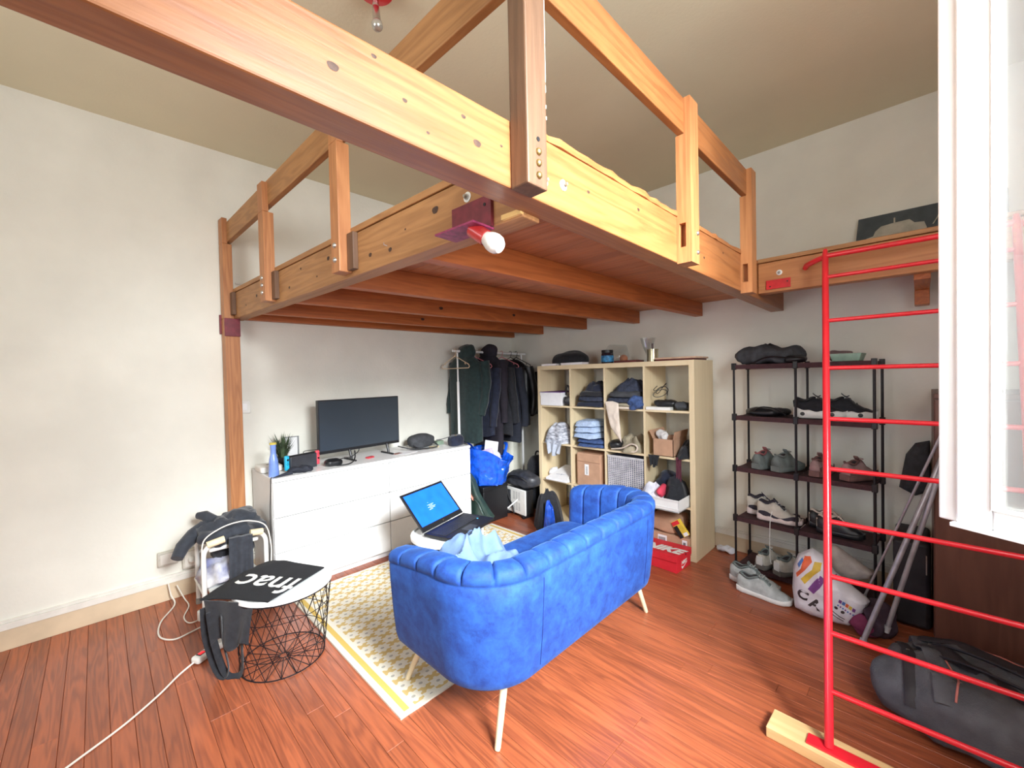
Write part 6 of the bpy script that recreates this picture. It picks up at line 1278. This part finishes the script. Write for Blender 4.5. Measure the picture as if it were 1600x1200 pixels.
# ------------------------------------------------------------------ cabinet, dark case, leaning tubes
M_cabw = wood('dark_cabinet_wood', (112, 72, 56), (84, 50, 40), 2, rough=.4, gs=8, knots=False)
cab = thing('cabinet', 'dark brown wooden cabinet under the walkway behind the holdall and tubes', 'cabinet', (3.68, -.3, 0))
MB().box((3.437, -.60, .0), (3.455, -.03, 1.22)).build('side_panel', M_cabw, cab, smooth=False); MB().box((3.892, -.60, 0), (3.91, -.03, 1.22)).build('side_panel', M_cabw, cab, smooth=False)
MB().box((3.437, -.61, 1.22), (3.912, -.03, 1.245)).build('top_panel', M_cabw, cab, smooth=False, bevel=.003); MB().box((3.455, -.05, 0), (3.892, -.03, 1.22)).build('back_panel', M_cabw, cab, smooth=False)
dd = MB().box((3.44, -.62, .05), (3.907, -.601, 1.215)).build('cabinet_door', M_cabw, cab, smooth=False, bevel=.003); MB().tube([(3.86, -.64, .72), (3.86, -.64, .82)], .006, 8).build('door_handle', M_steel, dd)
cse = thing('upright_case', 'black upright case standing between the shoe rack and the dark brown cabinet', 'suitcase', (3.36, -.3, 0))
MB().box((3.285, -.44, .01), (3.43, -.10, .46)).build('case_body', M_duffeld, cse, bevel=.02, seg=3); MB().box((3.41, -.4425, .30), (3.415, -.4405, .40)).build('zip_pull', M_steel, cse, smooth=False)
M_tube = mat('grey_tube_metal', (172, 168, 172), .35, metal=.5)
def pole(a, b, r, lbl, cap_=True):
    t = thing('metal_tube', lbl, 'tube', a); a, b = Vector(a), Vector(b); d = (b - a).normalized(); MB().tube([a + d * .012, b], r, 12).build('tube', M_tube, t); MB().tube([a + Vector((0, 0, r * .3)), a + d * .035], r * 1.25, 12).build('end_cap', mat('pale_cap', (176, 174, 176), .5), t); return t
def ext(a, b, k): a, b = Vector(a), Vector(b); return tuple(a + (b - a) * k)
pole((3.182, -.795, .004), ext((3.182, -.795, .004), (3.404, -.665, .742), 1.75), .0115, 'thickest grey metal tube leaning right from the floor beside the carrier bag')
pole((3.268, -.700, .06), ext((3.268, -.700, .06), (3.425, -.66, .74), 1.7), .0105, 'second grey tube with pale rounded end, leaning nearest the brown cabinet')
pole((3.17, -.56, .13), ext((3.17, -.56, .13), (3.355, -.62, .72), 1.6), .006, 'thin grey rod leaning parallel behind the two metal tubes')
single(pillow([(3.30, .66), (3.33, .86), (3.37, .93), (3.43, .95), (3.434, .66), (3.37, .62)], -.06, .03, .03, seed=15, amp=.012, fr=8), 'hanging_cloth', M_greyd, 'dark cloth hanging on the wall behind the leaning tubes', 'cloth', (3.37, -.06, .62), angle=70)

# ------------------------------------------------------------------ big holdall at the right
du_ = thing('duffel_bag', 'large grey and black duffel bag on the floor behind the ladder, right corner', 'bag', (3.55, -1.05, 0))
def dfn(q):
    q.z += .03 * (1 - (q.x / .36) ** 2) * (1 if q.z > 0 else 0) - .02 * max(0, q.x); q.y += .03 * sin(q.x * 8); return q
_m = MB().blob((3.60, -1.13, .098), (.335, .25, .095), p=3.0, amp=.030, fr=5, seed=141, nu=80, nv=44, zmin=.001, ridge=True, fn=dfn, rz=radians(-22)); bv = bvh_of(_m); _m.build('bag_body', M_duffel, du_, angle=70)
DD = (.05, .6, -.8)
def ds(pts, m, wd=.02, nm='strap', th=.2): return strap_on(bv, [(x + .02, y - .09, 1.0) for x, y in pts], (0, 0, -1), m, du_, wd, th, nm)
ds([(3.30, -.80), (3.33, -.98), (3.34, -1.12), (3.35, -1.24)], M_duffeld, .02, 'zip_band'); ds([(3.36, -.78), (3.39, -.95), (3.42, -1.10), (3.44, -1.30)], M_duffel, .028, 'end_panel')
ds([(3.38, -.88), (3.50, -1.02), (3.68, -1.14), (3.86, -1.22)], M_duffeld, .035, 'carry_strap'); ds([(3.36, -.82), (3.52, -.88), (3.70, -.98), (3.88, -1.06)], M_duffeld, .03, 'carry_strap')
ds([(3.44, -1.02), (3.47, -1.12), (3.46, -1.24)], mat('pink_piping', (200, 120, 110), .6), .0035, 'piping', .8); ds([(3.42, -.80), (3.55, -.84), (3.66, -.92)], MAT['pink_piping'], .003, 'piping', .8)
for x, y in ((3.335, -1.04), (3.40, -.88)):
    q = project(bv, (x + .02, y - .09, 1), (0, 0, -1), .004)
    if q: MB().cbox(q, (.012, .03, .005)).build('zip_pull', M_steel, du_, bevel=.002)
for x, y in ((3.455, -1.16), (3.475, -1.15)):
    q = project(bv, (x + .02, y - .09, 1), (0, 0, -1), .001)
    if q: MB().lathe([(.005, 0), (.004, .003), (.0005, .004)], q, 10).build('rivet', M_steel, du_)
for s in (-1, 1):
    pts = []
    for k in range(15): a = pi * k / 14; pts.append((3.60 + .17 * cos(a) , -1.11 + s * .05 - .07 * cos(a) - .02 * sin(a), .205 + .045 * sin(a)))
    MB().tube(pts, .011, 8, flat=.5).build('carry_handle', M_duffeld, du_, angle=80)
sl = thing('blue_slipper', 'blue and white flat shoe at the very bottom right beside the duffel bag', 'shoe', (3.57, -1.45, 0), radians(-30))
MB().blob((3.60, -1.465, .012), (.10, .04, .0115), p=2.6, nu=30, nv=10, rz=radians(-30)).build('sole', M_white, sl); MB().blob((3.615, -1.473, .032), (.075, .036, .022), p=2.3, nu=28, nv=12, rz=radians(-30), zmin=.02).build('upper', mat('slipper_blue', (52, 56, 120), .7), sl); MB().tube(curve([(3.54, -1.45, .03), (3.60, -1.49, .058), (3.67, -1.52, .03)]), .007, 8, flat=.5).build('strap', M_white, sl)

# ------------------------------------------------------------------ red shoebox, sock
nb = thing('red_shoebox', 'red shoebox with white lettering and swoosh on the floor by the cube shelf', 'box', (2.052, -.562, 0), radians(-3))
def bl(p): return TL(nb, *p)
def bbx(a, b_, nm, m, par=nb, bevel=.002, tiltz=0): 
    mb = MB().box(a, b_)
    if tiltz: mb.v = [Vector((v.x, v.y, v.z - tiltz * (v.x - .17))) for v in mb.v]
    return mb.build(nm, m, par, world=False, smooth=False, bevel=bevel)
bbx((-.165, -.105, 0), (.165, .105, .105), 'box_body', M_redbox); ld_ = bbx((-.170, -.112, .075), (.170, .112, .122), 'box_lid', M_redbox, tiltz=-.04)
ld_['label'] = 'red lid, slightly askew'
def local_text(txt, o, xd, ud, size, par, m=M_white2, bold=.004, shear=0., nm='lettering'):
    ob = text_mesh(txt, o, xd, ud, size, m, nm, None, ext=.0005, bold=bold, shear=shear); ob.parent = par; return ob
local_text('NIKE', (-.10, -.07, .1145), (1, 0, .04), (0, 1, 0), .122, ld_, bold=.006, shear=.25)
def swoosh(o, xd, ud, s, par, m=M_white2):
    pts = [(0, .30), (-.06, .12), (.05, .0), (.25, .06), (1.0, .42), (.28, .18), (.10, .16), (.04, .22)]
    xd, ud = Vector(xd), Vector(ud); nd = xd.cross(ud) * .0006; n = len(pts); vs = [Vector(o) + xd * (x * s) + ud * (y * s) for x, y in pts]
    me = MB().add([v for v in vs] + [v + nd for v in vs], [tuple(range(n, 2 * n))] + [(i, (i + 1) % n, n + (i + 1) % n, n + i) for i in range(n)]); return me.build('swoosh', m, par, world=False, smooth=False)
swoosh((-.15, -.1055, .015), (1, 0, 0), (0, 0, 1), .17, nb); local_text('NIKE', (-.13, -.1056, .045), (1, 0, 0), (0, 0, 1), .035, nb, bold=.001, shear=.2)
swoosh((.1655, -.03, .01), (0, 1, 0), (0, 0, 1), .085, nb); local_text('NIKE', (.1656, -.035, .040), (0, 1, 0), (0, 0, 1), .035, nb, bold=.001, shear=.2)
MB().lathe([(.007, 0), (.007, .0006), (.0005, .0006)], (.1705, .02, .10), 14, (1, 0, 0)).build('finger_hole', M_black, ld_, world=False)
pile('small white crumpled sock on the floor between cube shelf and shoe rack', (2.34, -.085, .022), (.06, .035, .022), M_whitec, amp=.012, fr=16, seed=151, name='sock', cat='sock')

# ------------------------------------------------------------------ groups of look-alikes
GR = {'coat_hanger': 'hangers on the clothes rail', 'running_shoe': 'grey running shoes on the floor', 'trainer': 'trainers on the lowest rack shelf', 'basketball_shoe': 'navy and white basketball shoes',
      'casual_shoe': 'cream and black shoes', 'sports_shoe': 'grey-green sports shoes', 'suede_shoe': 'pinkish brown suede shoes', 'chunky_sneaker': 'chunky black sneakers', 'metal_tube': 'grey tubes leaning in the right corner',
      'wall_socket': 'sockets low on the left wall', 'wire_basket_table': 'white-topped wire basket tables', 'floor_cable': 'pale cables on the floor by the sockets'}
for o in list(SC.objects):
    if o.parent is None and 'category' in o:
        b = o.name.split('.')[0]
        if b in GR: o['group'] = GR[b]
        elif b == 'folded_garment':
            o['group'] = 'folded jeans stack in row two' if o.location.z < 1.0 else ('folded dark pile in the second top compartment' if o.location.x < 1.45 else 'folded pile in the third top compartment')
        elif b in ('hooded_jacket', 'shirt', 'hooded_coat', 'jacket', 'long_coat', 'puffer_jacket', 'dark_shirt'): o['group'] = 'clothes hanging on the rail'
